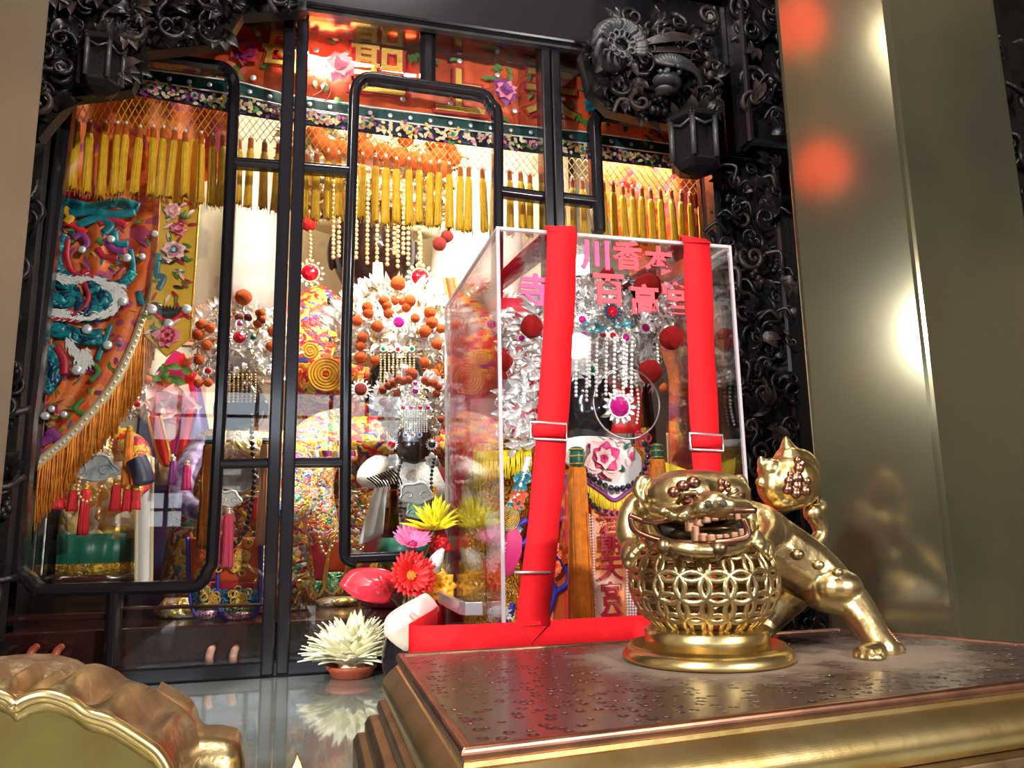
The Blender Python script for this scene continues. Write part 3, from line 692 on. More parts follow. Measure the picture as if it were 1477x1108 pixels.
for mi, q, w in [(0, [(95, 290), (130, 300), (170, 292), (200, 300)], 9), (0, [(100, 308), (135, 304), (160, 310), (195, 305)], 8), (0, [(112, 325), (140, 315), (160, 324), (150, 336)], 7), (0, [(165, 332), (168, 350), (185, 352)], 5), (0, [(188, 360), (192, 385), (190, 400)], 4), (0, [(160, 468), (150, 495), (140, 520)], 4), (0, [(200, 420), (205, 440)], 5),
                 (1, [(92, 300), (102, 312), (96, 322)], 7), (2, [(95, 320), (112, 328), (124, 336)], 5), (3, [(106, 344), (118, 338), (126, 352), (114, 362)], 5), (4, [(90, 276), (110, 282), (128, 278)], 9), (4, [(142, 322), (160, 316), (182, 326)], 6), (3, [(150, 345), (165, 360), (180, 362)], 6), (4, [(140, 358), (150, 370), (170, 372)], 5), (5, [(140, 345), (150, 352)], 5), (5, [(120, 575), (108, 590), (128, 600)], 4), (5, [(130, 520), (142, 535), (130, 550)], 4), (3, [(70, 620), (95, 640), (110, 622)], 9), (3, [(58, 640), (85, 625)], 8)]:
    mb.k = mi; ribbon(mb, q, w, YD, .35)
for k in range(150):
    y = rg.uniform(285, 660); x = rg.uniform(48 + (480 - y) * .05, edge_curve(y) - 14)
    if 395 < y < 460 and x < 165: continue
    a = rg.random() * 6.28; mb.k = rg.choice((0, 3, 4, 5, 5, 1, 3)); mb.leaf(P(x, y, YD + .003), (math.cos(a), -.06, math.sin(a)), (0, -1, 0), rg.uniform(.012, .028), rg.uniform(.003, .008), .1, 3)
obj('wave_embroidery', mb, [TEAL, YELC, RED, PURP, CRIM, LEAF], cur)
for x, y, s_ in [(183, 372, 1.3), (177, 435, 1.4), (125, 475, 1.5), (155, 498, 1.4), (110, 534, 1.5), (223, 337, 1.1), (65, 600, 1.3), (205, 370, 1.0), (118, 360, 1.2), (74, 590, 1.0), (92, 598, 1.0), (160, 345, 1.2)]: place('mirror_disc', disc, P(x, y, YD - .012), cur, s=s_)
# banner
bn = thing('banner', 'narrow yellow silk banner with embroidered flowers and pointed end', 'banner', P(240, 513, YC - .04))
YB = YC - .05
out = [(238, 200), (294, 200), (288, 290), (275, 488), (240, 514), (208, 484), (228, 350)]
mb = MB(); mb.slab([P(x, y, YB) for x, y in out], (0, .004, 0)); obj('silk', mb, YELC, bn, smooth=False)
mb = MB(); mb.tube([P(x, y, YB - .002) for x, y in out[1:6]] , .0022, 6); obj('piping', mb, GOLDE, bn)
mb = MB()
mb.peony(P(250, 305, YB - .004), .02, [0, 1], rg=rg, layers=3); mb.peony(P(258, 330, YB - .004), .018, [1, 2], rg=rg, layers=3); mb.peony(P(252, 362, YB - .004), .024, [0, 1, 4], rg=rg, layers=4); mb.peony(P(242, 485, YB - .004), .028, [1, 2, 1, 2], rg=rg, layers=4)
for k in range(60):
    y = rg.uniform(285, 480); x = rg.uniform(lerp(243, 216, (y - 285) / 195), lerp(282, 269, (y - 285) / 195)); a = rg.random() * 6.28; mb.k = rg.choice((2, 3, 3, 6, 0)); 
    if x > 215 + (y - 285) * -.02: mb.leaf(P(x, y, YB - .003), (math.cos(a), -.1, math.sin(a)), (0, -1, 0), .022, .007, .1, 3)
mb.k = 4; ribbon(mb, [(230, 365), (226, 395), (236, 400), (228, 418)], 5, YB - .003); mb.k = 6
for k in range(8): mb.leaf(P(242 + (k - 3.5) * 3, 460, YB - .004), ((k - 3.5) * .1, 0, 1), (0, -1, 0), .03, .008, .1, 3)
obj('flower_embroidery', mb, [PALEP, PINK, CRIM, LEAF, TEAL, PURP, DBEAD], bn, sub=1)
mb = MB(); mb.bar([P(218, 445, YB - .004), P(243, 468, YB - .004), P(270, 446, YB - .004)], .014, .004); obj('chevron', mb, RED, bn, smooth=False)
for x, y in [(219, 446), (243, 467), (269, 446)]: place('mirror_disc', disc, P(x, y, YB - .010), bn, s=1.5)
# plain orange curtain at the other side
rc = thing('side_curtain', 'orange and gold silk curtain behind the tassels beside the scrollwork panel', 'curtain', P(990, 700, YC))
mb = MB()
def fn(u, v):
    y = lerp(190, 760, v); x0 = polyx([(190, 872), (400, 930), (760, 985)], y) if False else lerp(850, 965, min(1, max(0, (y - 240) / 300)))
    return P(lerp(x0, 1075, u), y, YC + .012 * math.sin(u * 19 + v * 3))
mb.grid(fn, 36, 30); obj('silk', mb, EMB, rc, solid=.003)
mb = MB()
for k in range(70):
    x, y = rg.uniform(870, 1050), rg.uniform(225, 660); 
    if x < lerp(870, 975, min(1, (y - 225) / 300)): continue
    a = rg.random() * 6.28; mb.k = rg.randrange(4); mb.leaf(P(x, y, YC - .016), (math.cos(a), -.1, math.sin(a)), (0, -1, 0), .04, .016, .1, 3)
obj('flower_embroidery', mb, [YELC, PINK, GOLDE, CRIM], rc)
CLAMP[0] = None
# bright white drapes behind the crowns
def drape(label, pts, Y, seed):
    t = thing('white_drape', label, 'drape', P(sum(p[0] for p in pts) / len(pts), max(p[1] for p in pts), Y))
    mb = MB(); R = []; n = 24
    for cx, cy, hw in pts:
        c = P(cx, cy, Y); k = hw * S(cx, cy, Y); R.append([c + V((math.cos(2 * PI * j / n) * k, math.sin(2 * PI * j / n) * k * .45 * (1 + .12 * math.sin(j * 2.1 + seed + cy * .05)), 0)) for j in range(n)])
    mb.rings(R); obj('cloth', mb, WHITE, t)
drape('bright white cloth form behind the pompom topped crown', [(372, 250, 30), (368, 300, 42), (366, 360, 48), (366, 410, 44), (368, 440, 30), (372, 458, 10)], 2.52, 1)
drape('white folded cloth behind the acrylic box corner', [(700, 225, 50), (690, 300, 60), (690, 380, 66), (680, 450, 66), (676, 520, 55), (676, 560, 40)], 2.55, 2)
# ================================================================== statue building kit
def g2(x, z, cx, cz, sx, sz): return math.exp(-((x - cx) / sx) ** 2 - ((z - cz) / sz) ** 2)
def head(t, cx, cy, w, h, Y, mt, name='head'):
    c = P(cx, cy, Y); k = S(cx, cy, Y); mb = MB(); mb.sphere((0, 0, 0), 1.0, 36, 28)
    for i, v in enumerate(mb.v):
        x, y, z = v; f = 1 if y < 0 else 0
        jaw = 1 - .22 * max(0, -z - .25)
        d = 0
        if f:
            d += .20 * g2(x, z, 0, -.14, .13, .10) + .13 * g2(x, z, 0, .05, .09, .22)          # nose
            d -= .10 * (g2(x, z, .36, .10, .20, .10) + g2(x, z, -.36, .10, .20, .10))           # sockets
            d += .07 * (g2(x, z, .36, .10, .12, .055) + g2(x, z, -.36, .10, .12, .055))         # lids
            d += .05 * (g2(x, z, .36, .27, .24, .06) + g2(x, z, -.36, .27, .24, .06))           # brows
            d += .08 * g2(x, z, 0, -.42, .17, .045) + .08 * g2(x, z, 0, -.52, .14, .045)        # lips
            d -= .05 * g2(x, z, 0, -.47, .2, .02); d += .07 * g2(x, z, 0, -.75, .18, .12)       # mouth line, chin
            d += .06 * (g2(x, z, .5, -.3, .25, .25) + g2(x, z, -.5, -.3, .25, .25))
        mb.v[i] = c + V((x * jaw * w * k, (y - d) * .95 * w * k, z * h * k))
    for s_ in (-1, 1): mb.sphere(c + V((s_ * w * k * 1.0, 0, -.05 * h * k)), (.12 * w * k, .2 * w * k, .32 * h * k), 8, 6)
    return obj(name, mb, mt, t)
def fuzz(r=1.0, seed=1):
    rg = random.Random(seed); mb = MB(); mb.sphere((0, 0, 0), 1.0, 18, 12); mb.v = [v * rg.uniform(.93, 1.06) for v in mb.v]; return mb
POMM = {}
def pom(px, py, r, Y, parent, mt, name='pompom'):
    if mt.name not in POMM: POMM[mt.name] = mesh('pompom', fuzz(1, len(POMM) + 2), mt, V((0, 0, 0)))
    k = S(px, py, Y) * r; o = link(name, POMM[mt.name], parent, P(px, py, Y)); o.scale = (k, k, k); o.rotation_euler = (px, py, 0); return o
GEMMESH = {}
def gem(px, py, r, Y, parent, mt=None, rim=None, name='gem'):
    mt = mt or GEMR; rim = rim or SILV; key = (mt.name, rim.name)
    if key not in GEMMESH:
        a = MB(); a.lathe([(.0001, .42), (.35, .36), (.62, .12), (.66, -.1), (.0001, -.15)][::-1], V(), 10)
        b = MB()
        for k in range(14):
            q = 2 * PI * k / 14; d = V((math.cos(q), math.sin(q), 0)); b.leaf(d * .62, d + V((0, 0, .15)), (0, 0, 1), .48, .26, .15, 3)
        b.ring((0, 0, .02), .68, .09, (0, 0, 1), 16, 6); b.lathe([(.0001, -.2), (.8, -.18), (.7, -.08), (.0001, -.05)], V(), 14)
        GEMMESH[key] = (mesh('gem', a, mt, V(), smooth=False), mesh('gem_setting', b, rim, V()))
    k = S(px, py, Y) * r; o = link(name, GEMMESH[key][0], parent, P(px, py, Y)); o.scale = (k, k, k); o.rotation_euler = (PI / 2, 0, 0)
    s_ = bpy.data.objects.new('gem_setting', GEMMESH[key][1]); C.objects.link(s_); s_.parent = o; WL[s_] = WL[o]; return o
def beads(pts, r, Y, parent, mt, name='bead_string', k=None, step=2.0, seg=(7, 5)):
    q = pp(pts, Y, 30) if k is None else k; sc_ = S(pts[0][0], pts[0][1], Y) if pts else 1; rr = r * sc_ if pts else r; mb = MB(); d = 0; last = q[0]; mb.sphere(last, rr, *seg)
    for a in q[1:]:
        d += (a - last).length; last = a
        if d >= rr * step: mb.sphere(a, rr, *seg); d = 0
    return obj(name, mb, mt, parent)
def filigree(parent, surf, n, size, mts, rg, edge=None, name='filigree'):
    """curled leaves, rings and studs of metal over a curved front; surf(u, v) gives point and outward normal"""
    mb = MB()
    for i in range(n):
        p, nn = surf(rg.random(), rg.random()); a = rg.random() * 6.28; e = nn.orthogonal().normalized(); f = nn.cross(e); d = e * math.cos(a) + f * math.sin(a)
        mb.k = 1 if rg.random() < .22 and len(mts) > 1 else 0; s_ = size * rg.uniform(.6, 1.4); r_ = rg.random()
        if r_ < .62: mb.leaf(p + nn * s_ * .1, d + nn * rg.uniform(.0, .7), nn, s_ * 1.3, s_ * .55, .3, 3)
        elif r_ < .82: mb.ring(p + nn * s_ * .25, s_ * .4, s_ * .10, nn + e * rg.uniform(-.6, .6), 9, 4)
        else: mb.sphere(p + nn * s_ * .2, s_ * .26, 6, 4)
    if edge:
        for p, d, nn in edge:
            for j in range(3): mb.leaf(p, d + V((rg.uniform(-.5, .5), rg.uniform(-.3, .1), rg.uniform(-.3, .5))), nn, size * rg.uniform(1.5, 2.6), size * .7, .2, 3)
    return obj(name, mb, list(mts), parent)
def crown(t, rows, Y, n, size, mts, rg, dep=.55, edge_top=True, base_mt=None, name='crown'):
    """rows: (cx, py, halfwidth) from the brow upward"""
    mb = MB(); mb.loft(rows, Y, 28, dep); o = obj(name, mb, base_mt or mts[0], t)
    def surf(u, v):
        f = v * (len(rows) - 1); i = min(int(f), len(rows) - 2); w = f - i; cx, py, hw = (lerp(rows[i][j], rows[i + 1][j], w) for j in range(3))
        th = lerp(-1.5, 1.5, u); k = S(cx, py, Y); nn = V((math.sin(th), -math.cos(th) , .15)).normalized()
        return P(cx, py, Y) + V((math.sin(th) * hw * k, -math.cos(th) * hw * k * dep, 0)), nn
    ed = []
    if edge_top:
        for i in range(46):
            v = rg.uniform(.35, 1.0); side = rg.choice((.0, 1.0)) if v < .9 else rg.random(); p, nn = surf(side, v); cx, py, hw = rows[-1]
            ed.append((p, (nn + V((0, 0, .9 if v > .7 else .3))), V((0, -1, 0))))
    filigree(o, surf, n, size, mts, rg, ed); return o
def bigtassel(px, y0, y1, wpx, Y, parent, mt, capmt=GREEN, capn=1, name='tassel', cap=None):
    k = S(px, y0, Y); c = P(px, y0, Y); L = (c - P(px, y1, Y)).length; w = wpx * k / 2; n = 40; rg = random.Random(int(px * 7)); ph = [rg.random() for _ in range(n)]; R = []
    for z, r in [(0, .55), (-.03, .78), (-.2, .84), (-.55, .9), (-.85, 1.0), (-1, 1.06)]:
        R.append([c + V((math.cos(2 * PI * j / n) * w * r * (.88 + .2 * ((j * 7) % 5) / 4), math.sin(2 * PI * j / n) * w * .8 * r * (.88 + .2 * ((j * 3) % 5) / 4), z * L + (L * .05 * ph[j] if z == -1 else 0))) for j in range(n)])
    mb = MB(); mb.rings(R)
    for j in range(14):
        a = rg.random() * 6.28; q = V((math.cos(a), math.sin(a), 0)); mb.tube([c + q * w * .8 - V((0, 0, L * .3)), c + q * w * 1.02 - V((0, 0, L * .7)), c + q * w * 1.1 - V((0, 0, L * 1.0))], w * .03, 4)
    o = obj(name, mb, mt, parent)
    hc = cap or w * 1.1; mb = MB(); mb.k = 0; mb.lathe([(w * .3, hc), (w * .5, hc * .95), (w * .62, hc * .55), (w * .62, hc * .2), (w * .58, 0), (w * .5, -hc * .1)][::-1], c, 16)
    mb.k = 1
    for z in (.1, .5, .85): mb.ring(c + V((0, 0, hc * z)), w * .62, w * .08, (0, 0, 1), 16, 5)
    obj('tassel_cap', mb, [capmt, GOLDE], o); return o
def robe(t, rows, Y, mt, dep=.62, name='robe', n=40, wob=.02, wn=9): 
    mb = MB(); mb.loft(rows, Y, n, dep, wob, wn); return obj(name, mb, mt, t)
def sleeve(t, pts, rpx, Y, mt, dys=None, name='sleeve', flat=.7):
    q = smoothpath([P(x, y, Y - (dys[i] if dys else .05)) for i, (x, y) in enumerate(pts)], 5); k = S(pts[0][0], pts[0][1], Y); n = len(q); rs = rpx if hasattr(rpx, '__len__') else [rpx] * len(pts)
    r = [polyx([(i / (len(rs) - 1), v) for i, v in enumerate(rs)], j / (n - 1)) * k for j in range(n)]
    mb = MB(); mb.tube(q, r, 18, sec=[(math.cos(2 * PI * j / 18), math.sin(2 * PI * j / 18) * flat) for j in range(18)], up=V((0, -1, 0))); return obj(name, mb, mt, t)
def cloud_plaque(cx, cy, w, h, Y, parent, mt, name='cloud_plaque', rim=None):
    out = []
    for i in range(48):
        a = 2 * PI * i / 48; f = 1 + .10 * math.cos(5 * a + .6); x = math.cos(a) * f; z = math.sin(a) * f * (1.0 if math.sin(a) > 0 else .62); out.append(P(cx + x * w / 2, cy - z * h / 2, Y))
    mb = MB(); mb.slab(out, (0, .006, 0)); o = obj(name, mb, mt, parent, smooth=False, bevel=.0015)
    mb = MB(); mb.tube([p + V((0, -.001, 0)) for p in out], .0028, 6, loop=True)
    k = S(cx, cy, Y)
    for sx in (-1, 1):
        pts = []
        for i in range(16):
            a = i / 15 * 5.5; q = w * .17 * (1 - i / 22); pts.append(P(cx + sx * (w * .24 + math.cos(a) * q), cy - math.sin(a) * q * .9, Y - .001))
        mb.tube(pts, .0016, 5)
    obj('rim', mb, rim or mt, o); return o
def panelflap(t, pts, Y, bands, trim, name='skirt_flap', curve=.03):
    """hanging tongue of cloth; pts outline top-left..., bands: (material, t0, t1)"""
    (x0, y0), (x1, y1), tip, wid = pts; mts = [b[0] for b in bands]; mb = MB(); nv = 24; nu = 10
    for bi, (m_, t0, t1) in enumerate(bands):
        mb.k = bi
        def fn(u, v):
            tt = lerp(t0, t1, v); cx = lerp(x0, x1, tt); y = lerp(y0, y1, tt); hw = wid * (1 if tt < 1 - tip else math.sqrt(max(.02, 1 - ((tt - 1 + tip) / tip) ** 2)))
            return P(cx + (u - .5) * 2 * hw, y, Y - .012 * math.cos((u - .5) * 2.6))
        mb.grid(fn, nu, max(4, int(nv * (t1 - t0))))
    o = obj(name, mb, mts, t, solid=.003)
    edge = []
    for i in range(25): tt = i / 24; hw = wid * (1 if tt < 1 - tip else math.sqrt(max(.02, 1 - ((tt - 1 + tip) / tip) ** 2))); edge.append((lerp(x0, x1, tt), lerp(y0, y1, tt), hw))
    ptsL = [P(c - h, y, Y - .006) for c, y, h in edge]; ptsR = [P(c + h, y, Y - .006) for c, y, h in edge]
    mb = MB(); mb.tube(ptsL + ptsR[::-1], .0042, 6); obj('trim', mb, trim, o); return o

SM = [SILV, SILVG]
CLAMP[0] = ((XL + .008, YG + .06, ZI + .003), (XR - .008, 2.66, 2.92))
# ------------------------------------------------------------------ S1: tall central deity at the very back
rg = random.Random(21)
Y1 = 2.40
t = thing('deity_statue', 'tallest dark faced deity statue at the back with gilt bead veil crown', 'statue', P(545, 900, Y1), 'deity statues in the shrine')
t.location.z = ZI; WL[t].z = ZI
robe(t, [(540, 905, 110), (540, 700, 110), (540, 560, 115), (540, 480, 108), (540, 445, 80), (540, 425, 40)], Y1, MULTI2, .42)
head(t, 540, 365, 60, 84, Y1 - .05, DARKFACE)
crown(t, [(540, 330, 92), (540, 290, 100), (540, 240, 112), (540, 190, 105), (540, 150, 80), (540, 120, 50)], Y1, 520, .030, [SILVG, SILV], rg)
for x, y, r in [(455, 192, 14), (462, 206, 14), (475, 214, 14), (490, 212, 12), (515, 196, 14), (528, 216, 13), (552, 219, 13), (575, 226, 13), (597, 232, 13), (585, 200, 12), (618, 236, 14), (632, 226, 13), (628, 205, 14), (645, 212, 13), (636, 244, 13), (655, 228, 11), (450, 172, 12), (520, 178, 13), (610, 186, 12)]: pom(x, y, r, Y1 - .20, t, ORP)
for x, y, r in [(445, 322, 12)]: pom(x, y, r, Y1 - .16, t, REDP)
for x, y, r in [(634, 352, 10), (645, 341, 9)]: pom(x, y, r, Y1 - .18, t, RUSTD)
for x, y in [(481, 372), (489, 369), (514, 376), (530, 379), (544, 378), (559, 381), (569, 369), (574, 384), (582, 369), (589, 386), (605, 386)]: beads([(x + 1, 262), (x, 320), (x - .5, y)], 3.2, Y1 - .19, t, GPEARL, step=1.9)
for x, y in [(447, 394), (606, 401)]:
    g = gem(x, y, 20, Y1 - .16, t, GEMR, SILVG, 'ear_ornament')
    beads([(x, y - 60), (x + 1, y - 40), (x, y - 18)], 3, Y1 - .16, t, GPEARL, 'ear_chain')
for s_ in (-1, 1): sleeve(t, [(540 + s_ * 60, 440), (540 + s_ * 90, 470), (540 + s_ * 80, 540), (540 + s_ * 30, 560)], [36, 44, 40, 24], Y1, MULTI2, [.06, .1, .15, .17])
for k, (x, y) in enumerate([(470, 540), (618, 520), (447, 506)]):
    mb = MB()
    for j in range(5 if k < 2 else 3): mb.ring(P(x, y, Y1 - .24), ((22 if k < 2 else 10) - j * 4) * S(x, y, Y1), .0035, n=22)
    obj('coin_embroidery', mb, GOLDE if k % 2 else YELC, t)
mb = MB(); mb.slab([P(538, 378, Y1 - .28), P(552, 378, Y1 - .28), (P(557, 448, Y1 - .28)), P(535, 448, Y1 - .28)], (0, .012, 0)); obj('tablet', mb, mat('ivory tablet', (.85, .68, .45), .4), t, smooth=False, bevel=.003)
mb = MB(); mb.tube(pp([(478, 430), (480, 455), (490, 475), (505, 485)], Y1 - .26), .012, 10); obj('headdress_flap', mb, GREYW, t)

# ------------------------------------------------------------------ S2: statue behind first door, pompom crown, embroidered skirt
Y2 = 1.84
t = thing('deity_statue', 'dark faced deity statue with cloud plaque and embroidered skirt tongues behind first stile', 'statue', P(345, 900, Y2), 'deity statues in the shrine'); t.location.z = ZI; WL[t].z = ZI
robe(t, [(345, 912, 112), (345, 840, 112), (345, 760, 100), (345, 700, 92), (345, 650, 82), (345, 622, 52)], Y2, ARMOR, .6)
head(t, 348, 588, 36, 50, Y2 - .03, LACQ)
crown(t, [(348, 552, 48), (348, 535, 58), (348, 510, 64), (348, 485, 60), (348, 465, 44), (348, 450, 22)], Y2, 420, .019, SM, rg)
pom(351, 429, 12.5, Y2 - .05, t, ORP)
for x, y, r in [(375, 452, 7), (377, 461, 7), (372, 467, 7), (290, 468, 8), (303, 473, 8), (286, 483, 9), (298, 498, 8), (287, 519, 8), (393, 478, 8), (391, 500, 8), (345, 458, 6), (358, 458, 6), (402, 455, 8), (286, 553, 7), (300, 552, 7)]: pom(x, y, r, Y2 - .13 if abs(x - 345) < 40 else Y2 - .08, t, ORP if r > 6 else RUSTD)
gem(345, 487, 15, Y2 - .15, t); gem(346, 467, 7, Y2 - .14, t, GEMM); gem(365, 486, 7, Y2 - .15, t, GEMG); gem(300, 535, 8, Y2 - .12, t); gem(390, 540, 9, Y2 - .12, t, PEARL)
mb = MB(); mb.tube([P(351, 440, Y2 - .05), P(350, 465, Y2 - .05)], .003, 6); obj('pompom_stem', mb, SILV, t)
for i in range(7): beads([(331 + i * 6.2, 541), (331 + i * 6.2, 560), (330 + i * 6.2, 582)], 1.9, Y2 - .15, t, GPEARL)
sleeve(t, [(300, 640), (272, 670), (262, 720), (300, 745)], [17, 17, 16, 12], Y2, mat('purple blue sleeve', (.12, .05, .20), .3, .3, (.45, .42, .55), 40), [.05, .09, .14, .2]); sleeve(t, [(392, 640), (422, 670), (428, 720), (395, 745)], [26, 30, 28, 16], Y2, MULTI, [.05, .09, .14, .2])
mb = MB(); mb.loft([(345, 672, 68), (345, 650, 70), (345, 625, 56)], Y2 - .03, 30, .62, .03, 11); obj('cape', mb, SEQ2, t)
cloud_plaque(344, 694, 58, 44, Y2 - .17, t, PLAQ); cloud_plaque(330, 722, 34, 26, Y2 - .18, t, SPLAQ)
beads([(362, 600), (364, 650), (366, 700), (355, 760), (335, 790)], 4.0, Y2 - .19, t, DBEAD, 'necklace', step=1.9); beads([(322, 610), (316, 650), (318, 690)], 4.0, Y2 - .19, t, DBEAD, 'necklace', step=1.9)
bigtassel(302, 640, 792, 22, Y2 - .22, t, ORT); bigtassel(383, 640, 788, 17, Y2 - .20, t, mat('pale orange tassel', (.90, .42, .22), .55, 0, bump=.4, bs=260, wave='X'))
bigtassel(372, 718, 752, 18, Y2 - .17, t, RED, SILV); bigtassel(330, 742, 820, 18, Y2 - .20, t, mat('rose tassel', (.85, .06, .16), .55, 0, bump=.4, bs=260, wave='X'), SILV); bigtassel(270, 672, 708, 14, Y2 - .18, t, MAG, SILV); bigtassel(250, 665, 700, 12, Y2 - .18, t, PURP, SILV)
fb = [(ORC, 0, .52), (CRIM, .52, .60), (BLUEG, .60, .76), (GREENG, .76, .86), (PINKG, .86, 1)]
panelflap(t, [(293, 775), (299, 898), .3, 23], Y2 - .14, fb, BLUE); panelflap(t, [(346, 775), (344, 900), .3, 31], Y2 - .17, fb, BLUE)
mb = MB()
for cx, cy, nn in [(347, 800, 30), (347, 862, 16), (300, 862, 12), (300, 815, 16)]:
    for k in range(nn):
        a = rg.random() * 6.28; d = rg.uniform(0, 17); c = P(cx + math.cos(a) * d, cy + math.sin(a) * d * (1.8 if cy < 830 else .8), Y2 - .19); mb.ring(c, .0065, .0022, n=10, m=4)
obj('gold_coils', mb, GOLDE, t)
robe(t, [(262, 905, 34), (258, 880, 36), (262, 862, 24)], Y2 - .08, SEQ2, .8, 'foot_guard'); robe(t, [(395, 905, 20), (396, 884, 22), (396, 868, 12)], Y2 - .05, SEQ2, .8, 'foot_guard')

# ------------------------------------------------------------------ S3: middle statue with wide pompom crown
Y3 = 2.09
t = thing('deity_statue', 'deity statue with wide orange pompom crown standing behind the small white sleeved one', 'statue', P(560, 900, Y3), 'deity statues in the shrine'); t.location.z = ZI; WL[t].z = ZI
robe(t, [(545, 905, 125), (545, 800, 120), (548, 700, 112), (555, 640, 98), (565, 600, 60)], Y3, ARMOR, .5)
head(t, 572, 562, 44, 56, Y3 - .03, LACQ)
crown(t, [(568, 525, 62), (568, 508, 76), (570, 480, 84), (572, 455, 76), (574, 435, 50), (575, 418, 22)], Y3, 560, .023, SM, rg)
for x, y, r in [(574, 409, 11), (554, 434, 8), (558, 441, 8), (570, 434, 6), (580, 435, 6), (591, 434, 9), (586, 443, 7), (530, 443, 8), (531, 452, 8), (561, 452, 8), (515, 463, 8), (544, 471, 9), (523, 487, 8), (620, 451, 9), (623, 465, 9), (599, 459, 7), (613, 478, 9), (520, 500, 7), (630, 496, 8), (520, 516, 9), (541, 520, 7), (612, 522, 7), (625, 540, 8), (636, 474, 7)]: pom(x, y, r, Y3 - .17 if abs(x - 572) < 35 else Y3 - .11, t, ORP)
gem(575, 465, 13, Y3 - .20, t, GEMM); 
for x, y, m_ in [(553, 503, GEMG), (563, 503, GPEARL), (574, 504, GEMR), (585, 504, GPEARL), (594, 503, GEMG)]: gem(x, y, 5, Y3 - .19, t, m_)
for i in range(9): beads([(549 + i * 6, 512), (549 + i * 6, 535), (548 + i * 6, 552 + (8 if i < 4 else 0))], 1.7, Y3 - .19, t, GPEARL)
gem(520, 562, 15, Y3 - .12, t, RUSTD, SILV, 'ear_ornament')
sleeve(t, [(500, 620), (462, 640), (440, 690), (455, 760), (480, 790)], [34, 40, 38, 30, 20], Y3, MULTI, [.04, .10, .17, .2, .2])
mb = MB(); mb.loft([(545, 660, 110), (550, 635, 104), (560, 605, 64)], Y3 - .03, 34, .5, .04, 13); obj('cape', mb, MULTI2, t)
beads([(460, 700), (458, 760), (470, 800), (490, 760), (492, 710)], 3.0, Y3 - .26, t, GPEARL, 'necklace', step=2); beads([(450, 690), (447, 745)], 3.5, Y3 - .26, t, GEMM, 'necklace', step=2)
for k in range(5): panelflap(t, [(436 + k * 17, 650), (440 + k * 17, 664 + 2 * (k % 2)), .6, 8], Y3 - .22, [(WHITE if k % 2 else PURP, 0, .6), (BLUE if k % 2 else PINK, .6, 1)], GOLDE, 'cape_scallop')
panelflap(t, [(462, 780), (452, 862), .3, 15], Y3 - .22, [(CRIM, 0, .7), (GREENG, .7, 1)], GOLDE); panelflap(t, [(492, 780), (478, 855), .3, 15], Y3 - .22, [(ORC, 0, .6), (GREENG, .6, 1)], GOLDE)
robe(t, [(482, 898, 34), (482, 880, 36), (486, 862, 24)], Y3 - .22, SEQ2, .8, 'foot_guard'); robe(t, [(425, 898, 16), (425, 870, 18), (428, 850, 10)], Y3 - .2, SEQ2, .8, 'foot_guard')

# ------------------------------------------------------------------ S4: small front statue with silver crown
Y4 = 1.80
t = thing('deity_statue', 'small dark faced deity statue with silver crown, white sleeve and ruyi plaque', 'statue', P(595, 890, Y4), 'deity statues in the shrine'); t.location.z = ZI; WL[t].z = ZI
robe(t, [(595, 905, 72), (595, 850, 74), (596, 780, 68), (597, 720, 58), (598, 680, 46), (599, 664, 30)], Y4, mat('dark red robe', (.12, .008, .012), .4), .62)
head(t, 596, 640, 27, 36, Y4 - .04, DARKFACE)
crown(t, [(594, 632, 30), (594, 615, 40), (594, 590, 43), (594, 570, 40), (595, 556, 28), (596, 548, 12)], Y4 - .02, 420, .014, SM, rg, .6)
pom(593, 540, 10, Y4 - .05, t, ORPD)
for x, y, r in [(575, 548, 6), (582, 550, 6), (589, 548, 6), (567, 553, 6), (560, 557, 6), (552, 563, 6), (552, 580, 6), (573, 567, 5.5), (613, 549, 6), (617, 552, 6), (626, 553, 6), (632, 558, 5.5), (629, 568, 6), (559, 590, 5), (549, 604, 5), (553, 630, 5), (636, 605, 5)]: pom(x, y, r, Y4 - .13 if abs(x - 594) < 26 else Y4 - .06, t, ORPD)
gem(599, 564, 7, Y4 - .15, t, GEMM); gem(599, 553, 5, Y4 - .14, t, GEMM)
for x, m_ in ((582, GEMR), (593, GEMM), (606, GEMR), (617, GEMM)): gem(x, 588, 5, Y4 - .145, t, m_)
for i in range(10): beads([(584 + i * 3.5, 593), (584 + i * 3.5, 610), (584 + i * 3.5, 624)], 1.35, Y4 - .148, t, PEARL)
for x in (585, 595, 605): gem(x, 627, 4.5, Y4 - .14, t, GEMB if x != 595 else GEMR)
for x in (565, 623): gem(x, 641, 9, Y4 - .10, t, GEMR if x < 600 else DBEAD, SILV, 'ear_ornament')
mb = MB(); mb.loft([(596, 732, 48), (597, 700, 46), (598, 668, 30)], Y4 - .03, 28, .66, .03, 14); obj('breast_plate', mb, WRAP, t)
sleeve(t, [(572, 676), (545, 672), (528, 690), (552, 700)], [12, 15, 13, 3], Y4, WHITE, [.03, .06, .12, .16])
mb = MB(); rows = [(536, 690, 22), (534, 715, 23), (534, 745, 23), (536, 785, 24)]
R = []
for i in range(9):
    u = i / 8; R.append([P(lerp(548, 521, v) + (u - .5) * lerp(0, 0, v) + lerp(0, 42, u) * lerp(.35, .82, v) - 4, lerp(693, lerp(787, 770, u), v), Y4 - .12 - .012 * math.sin(u * 6)) for v in [k / 10 for k in range(11)]])
mb.rings(R, False, False); o = obj('scarf', mb, WHITE, t, solid=.004)
for x0 in (572, 618): beads([(x0 + 8, 662), (x0 + 1 if x0 < 600 else x0 + 4, 690), (x0 + 5, 720), (x0 + 8 if x0 < 600 else x0, 750), (597, 778)], 2.8, Y4 - .17, t, DBEAD, 'necklace', step=1.9)
